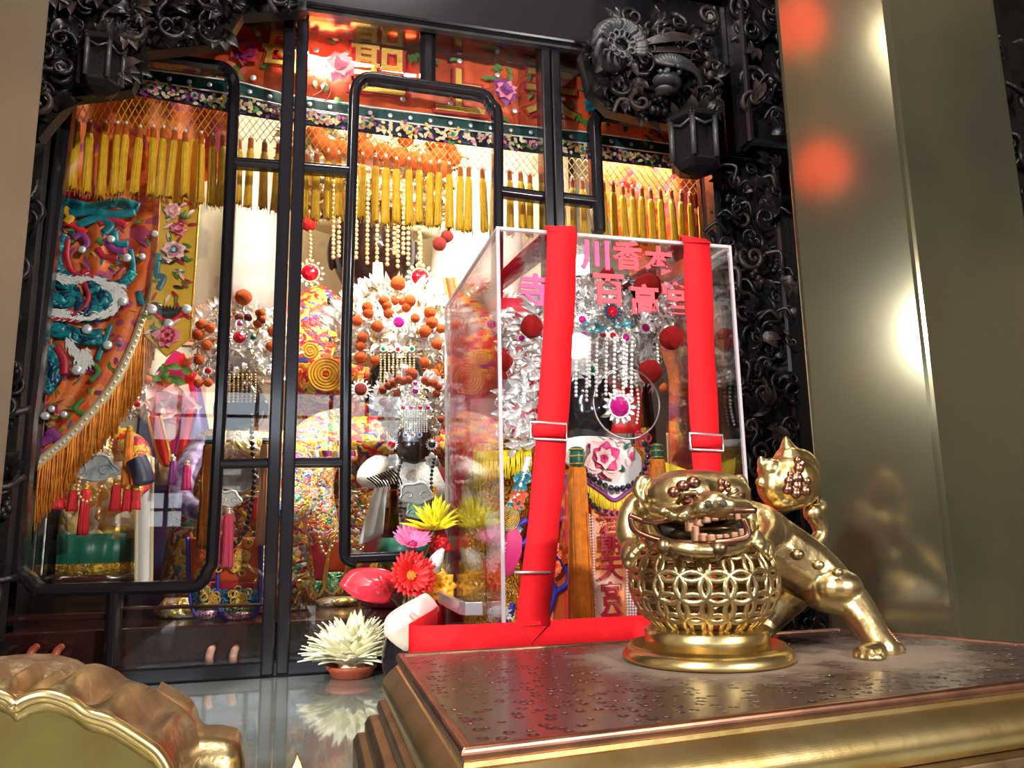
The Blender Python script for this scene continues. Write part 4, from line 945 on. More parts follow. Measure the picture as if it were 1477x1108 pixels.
for x, y in ((567, 665), (623, 665)): 
    mb = MB(); mb.peony(P(x, y, Y4 - .15), .019, [0], layers=3, npet=6, rg=rg); obj('rosette', mb, [SPLAQ], t)
cloud_plaque(600, 715, 46, 36, Y4 - .175, t, SPLAQ, 'ruyi_plaque')
cloud_plaque(602, 738, 30, 28, Y4 - .172, t, mat('jade green plaque', (.35, .55, .42), .3), 'jade_plaque')
bigtassel(569, 706, 772, 16, Y4 - .19, t, ORT, YELC); bigtassel(627, 706, 750, 9, Y4 - .17, t, ORT, YELC)
mb = MB()
for k in range(10): mb.tube(pp([(530 + k * 4, 689 - k * 1.4), (540 + k * 4, 696 - k), (545 + k * 4, 703 - k * .5)], Y4 - .19), .0018, 5)
obj('beaded_cuff', mb, WHITE, t)
robe(t, [(590, 812, 44), (592, 795, 50), (594, 775, 46)], Y4 - .06, GREEN, .7, 'skirt_band'); robe(t, [(592, 840, 60), (592, 815, 58), (592, 806, 50)], Y4 - .04, SEQ, .7, 'skirt_hem')

# ------------------------------------------------------------------ S5: seated statue behind the dragon curtain
Y5 = 1.92
t = thing('deity_statue', 'seated deity statue with gold quilted skirt, green hem and grey cloud plaque', 'statue', P(130, 820, Y5), 'deity statues in the shrine'); t.location.z = ZI; WL[t].z = ZI
QUI = brocade('gold quilted brocade', [(.85, .72, .42), (.80, .55, .2), (.92, .88, .75), (.85, .75, .6), (.75, .5, .12)], 48, .3, .45, 1.0)
robe(t, [(130, 778, 88), (130, 760, 87), (130, 735, 78), (130, 710, 62), (132, 690, 50), (134, 660, 56), (136, 630, 52), (138, 610, 30)], Y5, QUI, .6)
head(t, 140, 575, 32, 44, Y5 - .03, LACQ)
crown(t, [(142, 545, 44), (142, 520, 54), (142, 490, 40), (142, 470, 16)], Y5, 160, .018, SM, rg)
robe(t, [(124, 822, 66), (126, 800, 70), (128, 770, 76)], Y5 - .01, GREEN, .66, 'underskirt', 60, .05, 16); robe(t, [(124, 828, 68), (124, 812, 69)], Y5 - .012, SEQ, .67, 'gold_hem', 60, .05, 16)
robe(t, [(124, 850, 100), (124, 828, 96)], Y5, REDWOOD, .7, 'throne_base')
cloud_plaque(134, 679, 72, 44, Y5 - .20, t, PLAQ)
beads([(128, 632), (124, 650), (120, 668)], 2.6, Y5 - .19, t, GPEARL, 'necklace'); beads([(167, 620), (160, 640), (156, 664)], 2.6, Y5 - .19, t, GPEARL, 'necklace')
beads([(116, 690), (112, 708), (122, 724), (136, 718), (148, 700)], 3, Y5 - .215, t, GPEARL, 'necklace')
RT = mat('red tassel', (.82, .015, .03), .55, 0, bump=.4, bs=260, wave='X')
for x, y0, y1, w in [(124, 706, 772, 16), (106, 708, 738, 16), (168, 700, 738, 16), (84, 700, 735, 24), (184, 706, 738, 14), (196, 708, 736, 16)]: bigtassel(x, y0, y1, w, Y5 - .21, t, RT, GOLDE)
bigtassel(187, 622, 705, 15, Y5 - .20, t, ORT, YELC); bigtassel(88, 655, 700, 26, Y5 - .18, t, ORL, YELC)
sleeve(t, [(172, 630), (196, 650), (205, 690), (190, 710)], [16, 20, 17, 12], Y5, MULTI2, [.04, .09, .15, .2]); sleeve(t, [(98, 640), (74, 670), (80, 700)], [18, 22, 16], Y5, MULTI2, [.04, .1, .18])
panelflap(t, [(209, 660), (207, 850), .08, 11], Y5 - .14, [(WHITE, 0, 1)], CREAM, 'ribbon'); panelflap(t, [(40, 740), (38, 830), .1, 9], Y5 - .14, [(WHITE, 0, 1)], CREAM, 'ribbon')
mb = MB(); mb.tube(pp([(196, 662), (204, 680), (208, 700)], Y5 - .22), [.02] * 12 + [.012], 10); obj('dark_cuff', mb, NAVY, t)

# ------------------------------------------------------------------ S6: partly seen statue between the seated one and the first stile
Y6 = 2.14
t = thing('deity_statue', 'half hidden deity statue with large embroidered peony panel beside the yellow banner', 'statue', P(245, 890, Y6), 'deity statues in the shrine'); t.location.z = ZI; WL[t].z = ZI
robe(t, [(245, 900, 80), (245, 800, 76), (248, 700, 66), (250, 640, 56), (250, 560, 40), (250, 530, 20)], Y6, mat('purple blue robe', (.10, .03, .16), .35, .3, (.03, .06, .2), 18), .6)
out = [(252, 505), (268, 515), (280, 545), (284, 580), (278, 620), (262, 645), (244, 655), (226, 640), (216, 600), (220, 560), (236, 525)]
mb = MB(); mb.slab(pp(out + out[:1], Y6 - .17, 4)[:-1], (0, .01, 0)); o = obj('peony_panel', mb, MAG, t, smooth=False)
mb = MB(); mb.peony(P(250, 590, Y6 - .185), .072, [0, 1, 0, 1], layers=4, npet=8, rg=rg)
for x, y in [(240, 545), (262, 530), (228, 552), (268, 552)]:
    for k in range(6): a = rg.random() * 6.28; mb.k = rg.choice((2, 3)); mb.leaf(P(x, y, Y6 - .18), (math.cos(a), -.1, math.sin(a)), (0, -1, 0), .035, .018, .1, 3)
obj('flower_embroidery', mb, [PALEP, PINK, LEAF, RED], o, sub=1)
panelflap(t, [(222, 600), (240, 672), .3, 9], Y6 - .21, [(RED, 0, 1)], GOLDE, 'ribbon'); panelflap(t, [(275, 590), (258, 672), .3, 8], Y6 - .21, [(RED, 0, 1)], PURP, 'ribbon')
crown(t, [(202, 602, 12), (202, 585, 20), (203, 565, 18), (204, 548, 9)], Y6 - .12, 130, .016, SM, rg, .5, name='crown_wing')
for x, y, r in [(194, 549, 8), (213, 548, 7), (206, 507, 7), (198, 560, 6), (212, 536, 5)]: pom(x, y, r, Y6 - .22, t, ORP)
gem(198, 583, 8, Y6 - .22, t)
mb = MB(); mb.loft([(258, 700, 32), (258, 670, 36), (258, 650, 24)], Y6 - .10, 20, .5, .2, 5); obj('silver_collar', mb, mat('silver white satin', (.8, .78, .85), .2, .5), t)
robe(t, [(200, 700, 16), (200, 670, 22), (205, 645, 12)], Y6 - .14, MULTI2, .6, 'cuff')
bigtassel(205, 672, 715, 10, Y6 - .23, t, RT, GOLDE); bigtassel(262, 700, 740, 12, Y6 - .2, t, MAG, SILV)
# pinkish wooden rack between the statues
t = thing('wooden_rack', 'bare pinkish wooden rack standing between the banner and the first stile', 'rack', P(292, 700, 2.22)); t.location.z = ZI; WL[t].z = ZI
mb = MB(); a = P(262, 492, 2.2); b = P(345, 492, 2.2); mb.tube([a, b], .014, sec=[(-1, -1), (1, -1), (1, 1), (-1, 1)], up=V((0, -1, 0))); obj('rail', mb, PINKW, t, smooth=False)
for x in (292, 338):
    mb = MB(); a = P(x, 494, 2.2); mb.tube([V((a.x, a.y, ZI)), a], .014, sec=[(-1, -1), (1, -1), (1, 1), (-1, 1)], up=V((0, -1, 0))); obj('upright', mb, PINKW, t, smooth=False)
# ------------------------------------------------------------------ S7: gilt phoenix fan and statue behind the acrylic box
Y7 = 2.30
t = thing('deity_statue', 'deity statue with orange ribbons and pompoms seen through the acrylic box', 'statue', P(690, 900, Y7), 'deity statues in the shrine'); t.location.z = ZI; WL[t].z = ZI
robe(t, [(690, 905, 52), (690, 750, 54), (690, 620, 56), (690, 560, 46), (690, 530, 24)], Y7, MULTI2, .55)
head(t, 690, 520, 30, 40, Y7 - .03, LACQ); crown(t, [(690, 490, 44), (690, 470, 52), (690, 440, 46), (690, 420, 20)], Y7, 200, .02, [SILVG, SILV], rg)
for k in range(14): pom(652 + (k % 4) * 14 + rg.uniform(-3, 3), 480 + (k // 4) * 26 + rg.uniform(-6, 6), 7.5, Y7 - .20, t, ORP if k % 3 else REDP)
panelflap(t, [(648, 400), (662, 470), .2, 8], Y7 - .2, [(ORC, 0, 1)], GOLDE, 'ribbon')
Y8 = 2.15
t = thing('deity_statue', 'gold robed deity statue standing behind the far side of the acrylic box', 'statue', P(985, 900, Y8), 'deity statues in the shrine'); t.location.z = ZI; WL[t].z = ZI
robe(t, [(990, 905, 74), (990, 750, 72), (985, 620, 62), (985, 560, 44), (985, 535, 22)], Y8, brocade('amber brocade', [(.6, .28, .03), (.75, .45, .08), (.5, .16, .03), (.8, .55, .2)], 40, .4, .2), .55)
head(t, 985, 520, 28, 38, Y8 - .03, LACQ); crown(t, [(985, 492, 40), (985, 475, 48), (985, 450, 40), (985, 432, 18)], Y8, 180, .02, SM, rg)
for x, y in [(1020, 560), (1026, 600), (1018, 520), (960, 560), (1022, 490)]: pom(x, y, 8, Y8 - .16, t, ORP)
panelflap(t, [(975, 625), (978, 690), .3, 12], Y8 - .18, [(CREAM, 0, 1)], CREAM, 'ribbon')
CLAMP[0] = None
# ================================================================== acrylic carrying box
fx0, fx1, yf, yb = .247, .608, .99, 1.40
zbt = rz; ztp = (P(718, 325, .99).z + P(1060, 355, .99).z) / 2
box = thing('acrylic_box', 'clear acrylic carrying box holding the silver crowned statue', 'box', ((fx0 + fx1) / 2, (yf + yb) / 2, zbt))
T = .005
bx('pane', (fx0 + T, yf, zbt + T), (fx1 - T, yf + T, ztp - T), ACR, box); bx('pane', (fx0 + T, yb - T, zbt + T), (fx1 - T, yb, ztp - T), ACR, box)
bx('pane', (fx0, yf + T, zbt + T), (fx0 + T, yb - T, ztp - T), ACR, box); bx('pane', (fx1 - T, yf + T, zbt + T), (fx1, yb - T, ztp - T), ACR, box)
bx('pane', (fx0 + T, yf + T, ztp - T), (fx1 - T, yb - T, ztp), ACR, box); bx('base', (fx0 + T, yf + T, zbt), (fx1 - T, yb - T, zbt + T), mat('white acrylic base', (.8, .78, .76), .3), box)
for a in ((fx0, fx0 + T), (fx1 - T, fx1)):
    for b in ((yf, yf + T), (yb - T, yb)): bx('edge', (a[0], b[0], zbt), (a[1], b[1], ztp), EDGE, box, .001)
    for c in ((zbt, zbt + T), (ztp - T, ztp)): bx('edge', (a[0], yf + T, c[0]), (a[1], yb - T, c[1]), EDGE, box, .001)
for b in ((yf, yf + T), (yb - T, yb)):
    for c in ((zbt, zbt + T), (ztp - T, ztp)): bx('edge', (fx0 + T, b[0], c[0]), (fx1 - T, b[1], c[1]), EDGE, box, .001)
# handle on the side pane
hz = P(690, 878, 1.1).z
mb = MB(); hp = [(fx0, 1.32), (fx0 - .022, 1.315), (fx0 - .026, 1.30), (fx0 - .026, 1.12), (fx0 - .022, 1.105), (fx0, 1.10)]
mb.tube([V((x, y, hz)) for x, y in hp], 1, sec=[(-.004, -.009), (.004, -.009), (.004, .009), (-.004, .009)], up=V((0, 0, 1)).cross(V((0, 1, 0))) if False else V((0, 0, 1)))
obj('handle', mb, GREYM, box, smooth=False, bevel=.001)
REDT = mat('red adhesive lettering', (.80, .012, .035), .5); PINKT = mat('pink red adhesive lettering', (.86, .03, .16), .5)
for ch, x, y, h, mt in [('川', 858, 368, 42, PINKT), ('香', 905, 369, 41, REDT), ('本', 950, 376, 40, REDT), ('寺', 773, 418, 46, PINKT), ('百', 878, 418, 44, REDT), ('高', 930, 432, 42, REDT), ('宮', 976, 430, 44, REDT)]:
    text(ch, P(x, y, yf - .0012), h * S(x, y, yf), mt, box, bold=.03, ext=.0012)
# red webbing harness round the box
har = thing('carrying_harness', 'bright red webbing harness with shoulder straps wrapped around the acrylic box', 'harness', ((fx0 + fx1) / 2, yf - .004, zbt))
def strap(pts, w, name='strap', th=.0022, up=None):
    mb = MB(); q = smoothpath(pts, 5)
    R = []
    for i, p in enumerate(q):
        tt = (q[min(i + 1, len(q) - 1)] - q[max(i - 1, 0)]).normalized(); a = up[min(i // 5, len(up) - 1)] if isinstance(up, list) else up
        nn = tt.cross(a).normalized(); wob = .0016 * math.sin(i * .9)
        R.append([p - a * w / 2 + nn * (th + wob), p + a * w / 2 + nn * (th - wob), p + a * w / 2 + nn * (-wob), p - a * w / 2 + nn * (wob - 2 * th * 0)])
    mb.rings(R); return mb
X = V((1, 0, 0))
def front(px, py, d=.006): return P(px, py, yf - d)
wst = .043
L1 = [front(768, 945), front(768, 895), front(780, 800), front(790, 700), front(797, 620), front(803, 520), front(808, 430), front(811, 345)]
zt = ztp + .005; xl = L1[-1].x
L1 += [V((xl, yf - .006, ztp - .002)), V((xl, yf + .003, zt + .001)), V((xl, yf + .016, zt)), V((xl - .01, yf + .15, zt)), V((xl - .035, yb - .05, zt)), V((xl - .04, yb + .004, zt)), V((xl - .04, yb + .010, ztp - .02)), V((xl - .03, yb + .010, ztp - .25)), V((xl - .02, yb + .010, zbt + .06))]
R1 = [front(1038, 955), front(1034, 850), front(1022, 690), front(1016, 600), front(1011, 480), front(1006, 362)]
xr = R1[-1].x
R1 += [V((xr, yf - .006, ztp - .002)), V((xr, yf + .003, zt + .001)), V((xr, yf + .016, zt)), V((xr, yf + .15, zt)), V((xr, yb - .05, zt)), V((xr, yb + .004, zt)), V((xr, yb + .010, ztp - .02)), V((xr - .01, yb + .010, ztp - .25)), V((xr - .02, yb + .010, zbt + .06))]
obj('strap', strap(L1, wst, up=X), REDS, har); obj('strap', strap(R1, wst, up=X), REDS, har)
# slack folded second layers of webbing under the buckles
obj('strap_overlay', strap([front(769, 905, .009), front(772, 870, .0095), front(780, 800, .0095), front(790, 700, .0095), front(796, 626, .010)], wst * .99, up=X), REDS, har)
obj('strap_overlay', strap([front(1036, 900, .009), front(1024, 720, .0095), front(1018, 640, .010)], wst * .99, up=X), REDS, har)
def buckle(px, py, label=None):
    c = front(px, py, .013); w, h = .050, .022; mb = MB()
    mb.bar([c + V((-w / 2, 0, -h / 2)), c + V((w / 2, 0, -h / 2 - .002)), c + V((w / 2, 0, h / 2 - .002)), c + V((-w / 2, 0, h / 2)), c + V((-w / 2, 0, -h / 2)), c + V((-w / 2 + .004, 0, -h / 2))], .0034, .0032)
    o = obj('buckle', mb, GREYM, har); 
    mb = MB(); mb.lathe([(.0001, -w * .44), (.0085, -w * .43), (.0085, w * .43), (.0001, w * .44)], V(), 16)
    mb.v = [c + V((v.z, v.y * .6 + .001, v.x)) for v in mb.v]; obj('webbing_roll', mb, REDS, o)
buckle(791, 621); buckle(1019, 637)
mb = MB(); c = front(768, 826, .0125); mb.tube([c + V((-.024, 0, .001)), c + V((.024, 0, -.001))], .0018, 8); obj('slider_bar', mb, GREYM, har)
# slack band round the foot of the box
bw = .05; zbd = zbt + .026
def bpt(x, y): return V((x, y, zbd))
bp_ = [bpt(.65, 1.2), bpt(.63, 1.0), bpt(.615, yf - .004), bpt(.5, yf - .007), bpt(.35, yf - .006), bpt(.26, yf - .010), bpt(.19, .985), bpt(.135, 1.0), bpt(.150, 1.06), bpt(.198, 1.2), bpt(.212, 1.3), bpt(.232, 1.36), bpt(.236, yb + .012), bpt(.27, yb + .014), bpt(.5, yb + .012), bpt(.62, yb + .004), bpt(.645, 1.35)]
q = smoothpath(bp_, 6, True); R = []
for i, p in enumerate(q):
    tt = (q[(i + 1) % len(q)] - q[i - 1]).normalized(); nn = tt.cross(V((0, 0, 1))); R.append([p + V((0, 0, bw / 2)) + nn * .001, p + V((0, 0, bw / 2)) - nn * .001, p - V((0, 0, bw / 2)) - nn * .001, p - V((0, 0, bw / 2)) + nn * .001])
mb = MB(); mb.rings(R, True, False, True); obj('foot_band', mb, REDS, har)
mb = MB()
c = V((P(768, 925, yf - .012).x, yf - .0105, zbd))
for a, b in (((-.021, .02), (.021, -.02)), ((-.021, -.02), (.021, .02)), ((-.021, .02), (.021, .02)), ((-.021, -.02), (.021, -.02))): mb.tube([c + V((a[0], 0, a[1])), c + V((b[0], 0, b[1]))], .0006, 4)
obj('stitching', mb, mat('dark red thread', (.45, .004, .008), .8), har)

# ================================================================== the travelling statue in the box
YS = 1.265
st = thing('mazu_statue', 'black faced goddess statue in gold sequinned robe and silver crown inside acrylic box', 'statue', (P(840, 900, YS).x, YS, zbt + .005))
rg = random.Random(77); CLAMP[0] = ((fx0 + .008, yf + .008, zbt + .006), (fx1 - .008, yb - .02, ztp - .008))
mb = MB(); mb.loft([(845, 960, 88), (845, 900, 88), (842, 800, 84), (840, 720, 78), (842, 670, 72), (844, 645, 56), (846, 632, 30)], YS + .01, 44, .8, .015, 11); obj('robe', mb, [EMB], st)
head(st, 848, 590, 38, 56, YS - .03, LACQ)
# gold sequinned sleeves with white fur trims
def fsl(pts, r, dys, mt, nm='sleeve'): return sleeve(st, pts, r, YS, mt, dys, nm, .8)
fsl([(790, 660), (740, 680), (712, 730), (705, 800), (715, 880), (725, 915)], [34, 48, 52, 46, 46, 44], [.0, -.01, -.02, -.03, -.03, -.03], SEQ)
fsl([(900, 665), (925, 690), (935, 760), (932, 850), (930, 915)], [30, 40, 40, 38, 36], [.0, .03, .06, .08, .09], EMB)
mb = MB()
for q, r in [([(676, 712), (690, 735), (708, 745), (730, 735), (748, 705), (762, 660)], .0045), ([(706, 748), (716, 780), (712, 800), (706, 820)], .010), ([(700, 890), (715, 880), (730, 886)], .008)]: 
    mb = MB(); qq = pp(q, YS - .155, 8); mb.tube(qq, r, 8)
    for a in qq:
        for z in range(5): d = V((rg.uniform(-1, 1), -.6, rg.uniform(-1, 1))); mb.leaf(a, d, (0, -1, 0), r * 1.7, r * .35, .1, 3)
    obj('fur_trim', mb, FUR, st)
mb = MB()
for q in [[(700, 770), (690, 800), (685, 830), (690, 860), (705, 890)], [(715, 765), (700, 755), (690, 770)], [(760, 750), (745, 760), (742, 775), (752, 785), (765, 775)], [(720, 900), (735, 890), (740, 870)], [(805, 750), (800, 790), (815, 815), (820, 840), (800, 855)], [(780, 830), (800, 850), (790, 890)]]: mb.tube(pp(q, YS - .150, 6), .0045, 8)
obj('blue_cord', mb, BLUE, st)
mb = MB(); mb.leaf(P(726, 830, YS - .15), V((.25, -.1, 1)), (0, -1, 0), .075, .032, .1); obj('sleeve_lining', mb, MAG, st)
mb = MB()
for x, y, k in [(748, 715, 0), (742, 735, 1), (750, 700, 1), (745, 725, 0), (738, 765, 1), (755, 690, 1), (715, 780, 0), (705, 850, 0), (712, 870, 0), (690, 845, 0), (800, 820, 0), (815, 800, 0), (795, 790, 0)]:
    mb.k = k; mb.peony(P(x, y, YS - .155), .015, [k, k], layers=2, npet=5, rg=rg)
obj('sleeve_flowers', mb, [ORC, TEAL], st)
mb = MB()
for i in range(7): mb.ring(P(732, 748, YS - .16), .003 + i * .0024, .0009, n=20, m=4)
for i in range(4): mb.ring(P(705, 790, YS - .16), .003 + i * .0024, .0009, n=20, m=4)
obj('gold_coils', mb, GOLDE, st)
# fringed shoulder cape
mb = MB(); mb.loft([(832, 672, 112), (836, 655, 100), (842, 640, 62)], YS, 40, .62, .02, 12); obj('shoulder_cape', mb, SEQ, st)
mb = MB()
for i in range(64):
    x = lerp(674, 765, i / 63); y0 = polyx([(674, 645), (690, 652), (720, 650), (765, 648)], x); q = P(x, y0, YS - .07); L = rg.uniform(.034, .05) + (.02 if x < 690 else 0)
    mb.tube([q, q + V((rg.uniform(-.002, .002), -.002, -L * .5)), q + V((rg.uniform(-.004, .004), 0, -L))], .0013, 4)
for i in range(34):
    x = lerp(940, 1000, i / 33); q = P(x, 660 + (x - 940) * .35, YS - .12); mb.tube([q, q + V((.006, 0, -.035))], .0012, 4)
obj('cape_fringe', mb, YELF, st)['kind'] = 'stuff'
# peony collar with fringe, bead necklaces
YK = YS - .155
out = [(802, 640), (830, 630), (870, 630), (905, 640), (925, 660), (922, 690), (905, 706), (886, 719), (868, 706), (845, 690), (822, 672), (806, 656)]
mb = MB(); mb.slab(pp(out + out[:1], YK, 4)[:-1], (0, .006, 0)); o = obj('peony_collar', mb, WHITE, st, smooth=False, bevel=.001)
mb = MB(); mb.peony(P(868, 662, YK - .003), .036, [0, 1, 0, 1, 2], layers=5, npet=7, rg=rg)
for k in range(18): a = k * .35; mb.k = rg.choice((1, 3, 0)); mb.leaf(P(868 + math.cos(a) * 42, 664 + math.sin(a) * 26, YK - .003), (math.cos(a + 1.4), -.1, math.sin(a + 1.4)), (0, -1, 0), .014, .008, .1, 3)
obj('flower_embroidery', mb, [PALEP, MAG, TEAL, GREEN], o, sub=1)
mb = MB(); mb.tube(pp([(822, 676), (845, 694), (868, 710), (886, 722), (905, 710), (922, 694)], YK - .003), .0035, 6); obj('collar_trim', mb, PURP, o)
mb = MB()
for i in range(60):
    x = lerp(846, 924, i / 59); y0 = polyx([(846, 695), (886, 722), (924, 695)], x); q = P(x, y0, YK - .002); mb.tube([q, q + V((rg.uniform(-.001, .001), -.001, -.012)), q + V((rg.uniform(-.002, .002), 0, -.026))], .0010, 4)
obj('collar_fringe', mb, YELF, o)
beads([(838, 672), (850, 686), (868, 698), (886, 705), (905, 702), (922, 690), (932, 670), (934, 652), (926, 634)], 4.4, YK - .012, st, BBEAD, 'necklace', step=1.95, seg=(10, 7)); beads([(846, 714), (852, 726), (866, 736), (884, 741), (902, 738), (912, 733)], 4.4, YK - .008, st, BBEAD, 'necklace', step=1.95, seg=(10, 7))
bigtassel(832, 672, 902, 32, YK - .02, st, ORT, GREEN, cap=.028); bigtassel(948, 662, 700, 24, YK - .01, st, ORT, GREEN, cap=.024)
mb = MB(); 
for x, y in [(922, 628), (934, 632), (926, 638)]: mb.ring(P(x, y, YK - .01), .006, .0015, n=14)
obj('red_knot', mb, MAG, st)
# the lettered ribbon and its lace borders
mb = MB(); mb.grid(lambda u, v: P(lerp(853, 907, u) + v * 2, lerp(735, 915, v), YK - .004 + .004 * math.sin(u * 5 + v * 3)), 8, 20)
rb = obj('lettered_ribbon', mb, mat('orange white silk ribbon', (.92, .30, .08), .4, 0, (.94, .74, .60), 16, lo=.48, hi=.68), st, solid=.002)
mb = MB(); mb.grid(lambda u, v: P(lerp(905, 950, u), lerp(735, 925, v), YK + .004), 4, 16); obj('apron_panel', mb, ORC, st, solid=.002)
mb = MB(); mb.grid(lambda u, v: P(lerp(815, 852, u), lerp(700, 915, v), YK + .006), 4, 16); obj('apron_panel', mb, RED, st, solid=.002)
mb = MB(); mb.grid(lambda u, v: P(lerp(798, 826, u), lerp(720, 915, v), YK + .008), 4, 16); obj('apron_panel', mb, EMB, st, solid=.002)
mb = MB()
for x0, x1 in ((852, 858), (905, 908), (912, 916)):
    for k in range(40):
        for dx in (-2, 2): y = lerp(745, 910, k / 39); mb.sphere(P(lerp(x0, x1, k / 39) + dx, y + dx, YK - .010), .0020, 6, 4)
obj('lace_border', mb, mat('silver lace', (.82, .76, .78), .4, .3), rb)
for i, ch in enumerate('港朝天宮分'): text(ch, P(880 + i * .6, [751, 784, 820, 856, 889][i], YK - .010), 31 * S(880, 800, YK), CRIM, rb, bold=.02)
# silver crown
crown(st, [(862, 556, 62), (862, 535, 72), (862, 505, 80), (862, 470, 86), (862, 440, 80), (862, 420, 60), (862, 405, 34)], YS - .01, 800, .017, [SILV, SILV, SILVG], rg, .5)
def patch(px, py, w, h, n, size, Y, parent, ang=0):
    def surf(u, v):
        a = u * 6.28; q = math.sqrt(v); x = math.cos(a) * w * q; y = math.sin(a) * h * q; return P(px + x * math.cos(ang) - y * math.sin(ang), py + x * math.sin(ang) + y * math.cos(ang), Y + .02 * q), V((math.cos(a) * q * .5, -1, -math.sin(a) * q * .5)).normalized()
    return filigree(parent, surf, n, size, [SILV], rg)
for a in [(752, 530, 28, 62, 190, .017, YS - .10, st, -.25), (745, 600, 26, 46, 120, .016, YS - .09, st, 0), (722, 468, 14, 20, 50, .013, YS - .11, st), (858, 385, 46, 16, 110, .015, YS - .12, st, .15), (840, 425, 22, 22, 60, .014, YS - .13, st), (880, 452, 20, 20, 60, .013, YS - .14, st), (920, 395, 20, 26, 70, .014, YS - .12, st), (950, 440, 30, 32, 110, .016, YS - .10, st), (965, 415, 9, 28, 40, .014, YS - .11, st, .3), (815, 470, 20, 20, 60, .014, YS - .13, st)]: patch(*a)
gem(883, 450, 13, YS - .165, st, GEMR, BLUEG); gem(840, 461, 9, YS - .155, st, GEMM); gem(931, 473, 9, YS - .15, st, GEMM); gem(842, 484, 9, YS - .155, st, GEMM, SILV); gem(870, 483, 7, YS - .16, st); gem(884, 484, 7, YS - .16, st); gem(903, 487, 8, YS - .158, st, GEMM); gem(752, 488, 7, YS - .14, st, GEMM); gem(709, 468, 11, YS - .13, st, GEMB); gem(944, 438, 6, YS - .14, st, GEMG); gem(855, 533, 8, YS - .15, st, GEMG)
mb = MB()
for x in range(840, 915, 4): mb.leaf(P(x, 472 + rg.uniform(-4, 4), YS - .158), (rg.uniform(-1, 1), -.3, rg.uniform(-1, 1)), (0, -1, 0), .014, .006, .2, 3)
obj('kingfisher_inlay', mb, mat('turquoise inlay', (.15, .5, .55), .3, .3), st)
for x, y0, y1 in [(832, 492, 574), (847, 488, 580), (851, 488, 560), (861, 490, 575), (875, 490, 572), (887, 488, 575), (900, 492, 575), (904, 500, 560), (912, 488, 576)]: beads([(x, y0), (x - 1, (y0 + y1) / 2), (x - 1, y1)], 2.6, YS - .185, st, PEARL, step=1.9)
beads([(948, 498), (949, 520), (949, 547)], 2.2, YS - .15, st, PEARL)
for x, y, r in [(934, 415, 19), (969, 487, 16), (767, 471, 16), (724, 522, 15), (876, 396, 10), (938, 536, 16), (720, 545, 12), (799, 408, 12)]: pom(x, y, r, YS - .16 if x > 740 else YS - .12, st, REDP)
mb = MB(); mb.ring(P(904, 582, YS - .175), 41 * S(904, 582, YS), .0016, n=40); ho = obj('ear_hoop', mb, mat('dark wire', (.45, .38, .38), .3, .8), st); gem(893, 587, 22, YS - .18, st, GEMM, SILV, 'ear_ornament')
patch(893, 590, 16, 14, 50, .012, YS - .17, st)
mb = MB(); mb.grid(lambda u, v: P(lerp(880, 924, u), lerp(560, 625, v), YS - .02), 4, 6); obj('hair_cloth', mb, RED, st, solid=.004)
beads([(916, 540), (921, 580), (918, 612)], 2.2, YS - .1, st, PEARL); 
mb = MB(); mb.loft([(846, 646, 60), (852, 636, 52)], YS - .02, 30, .9, .05, 9); obj('fur_collar', mb, FUR, st)
CLAMP[0] = None
# red cloth pennants and folded red cloth at the back of the box
o = thing('red_backcloth', 'deep red cloth with gold trim hanging inside the back of the acrylic box', 'cloth', (P(690, 900, 1.38).x, 1.385, zbt + .005))
mb = MB(); mb.grid(lambda u, v: P(lerp(650, 800, u), lerp(430, 880, v), 1.383 + .006 * math.sin(u * 14)), 24, 20); obj('cloth', mb, mat('deep red silk', (.55, .005, .03), .45), o, solid=.002)

# ================================================================== brass plinth under the lion
PLATE = plate_mat(tuple(PZ(1015, 950, ZP)), tuple(PZ(1275, 945, ZP)))
A, B, Cc, D = PZ(575, 945, ZP), PZ(670, 1082, ZP), V((.865, .572, ZP)), PZ(1210, 908, ZP)
Cc = B + (PZ(1477, 985, ZP) - B) * (.865 - B.x) / (PZ(1477, 985, ZP).x - B.x)
D2 = PZ(1477, 930, ZP); D2 = D + (D2 - D) * 1.25
poly = [A, B, Cc, D2, D]
def offset(poly, d, z):
    n = len(poly); out = []
    for i in range(n):
        p0, p1, p2 = poly[i - 1], poly[i], poly[(i + 1) % n]; e1 = (p1 - p0).normalized(); e2 = (p2 - p1).normalized()
        n1 = V((e1.y, -e1.x, 0)); n2 = V((e2.y, -e2.x, 0)); b = (n1 + n2).normalized(); q = p1 + b * (d / max(.35, b.dot(n1))); out.append(V((q.x, q.y, z)))
    return out
pl = thing('lion_plinth', 'stepped brass plinth with pitted dark top carrying the brass lion', 'plinth', (.45, .74, ZT))
def prof(name, pr, mt, cap=False, bev=.0015): mb = MB(); mb.rings([offset(poly, d, z) for d, z in pr], True, cap); return obj(name, mb, mt, pl, smooth=False, bevel=bev)
prof('top_plate', [(-.004, ZP - .012), (-.004, ZP)], PLATE, True, 0)
prof('rim', [(-.006, ZP - .004), (-.005, ZP + .002), (.001, ZP + .002), (.003, ZP - .001), (.003, ZP - .006), (0, ZP - .008)], COPPER)
prof('moulding', [(.0, ZP - .006), (.001, ZP - .011)] + [(.003 + .014 * math.sin(PI * .75 * i / 24), ZP - .012 - .034 * i / 24) for i in range(25)], BRASSB, False, 0)
prof('moulding', [(.010, ZP - .046), (.020, ZP - .050), (.022, ZP - .058), (.020, ZP - .064)], BRASSD)
prof('moulding', [(.016, ZP - .064), (.030, ZP - .068), (.034, ZP - .076), (.034, ZP - .084)], BRASSD)
prof('plinth_base', [(.028, ZP - .084), (.042, ZP - .088), (.046, ZP - .096), (.046, ZT)], BRASSD, True)
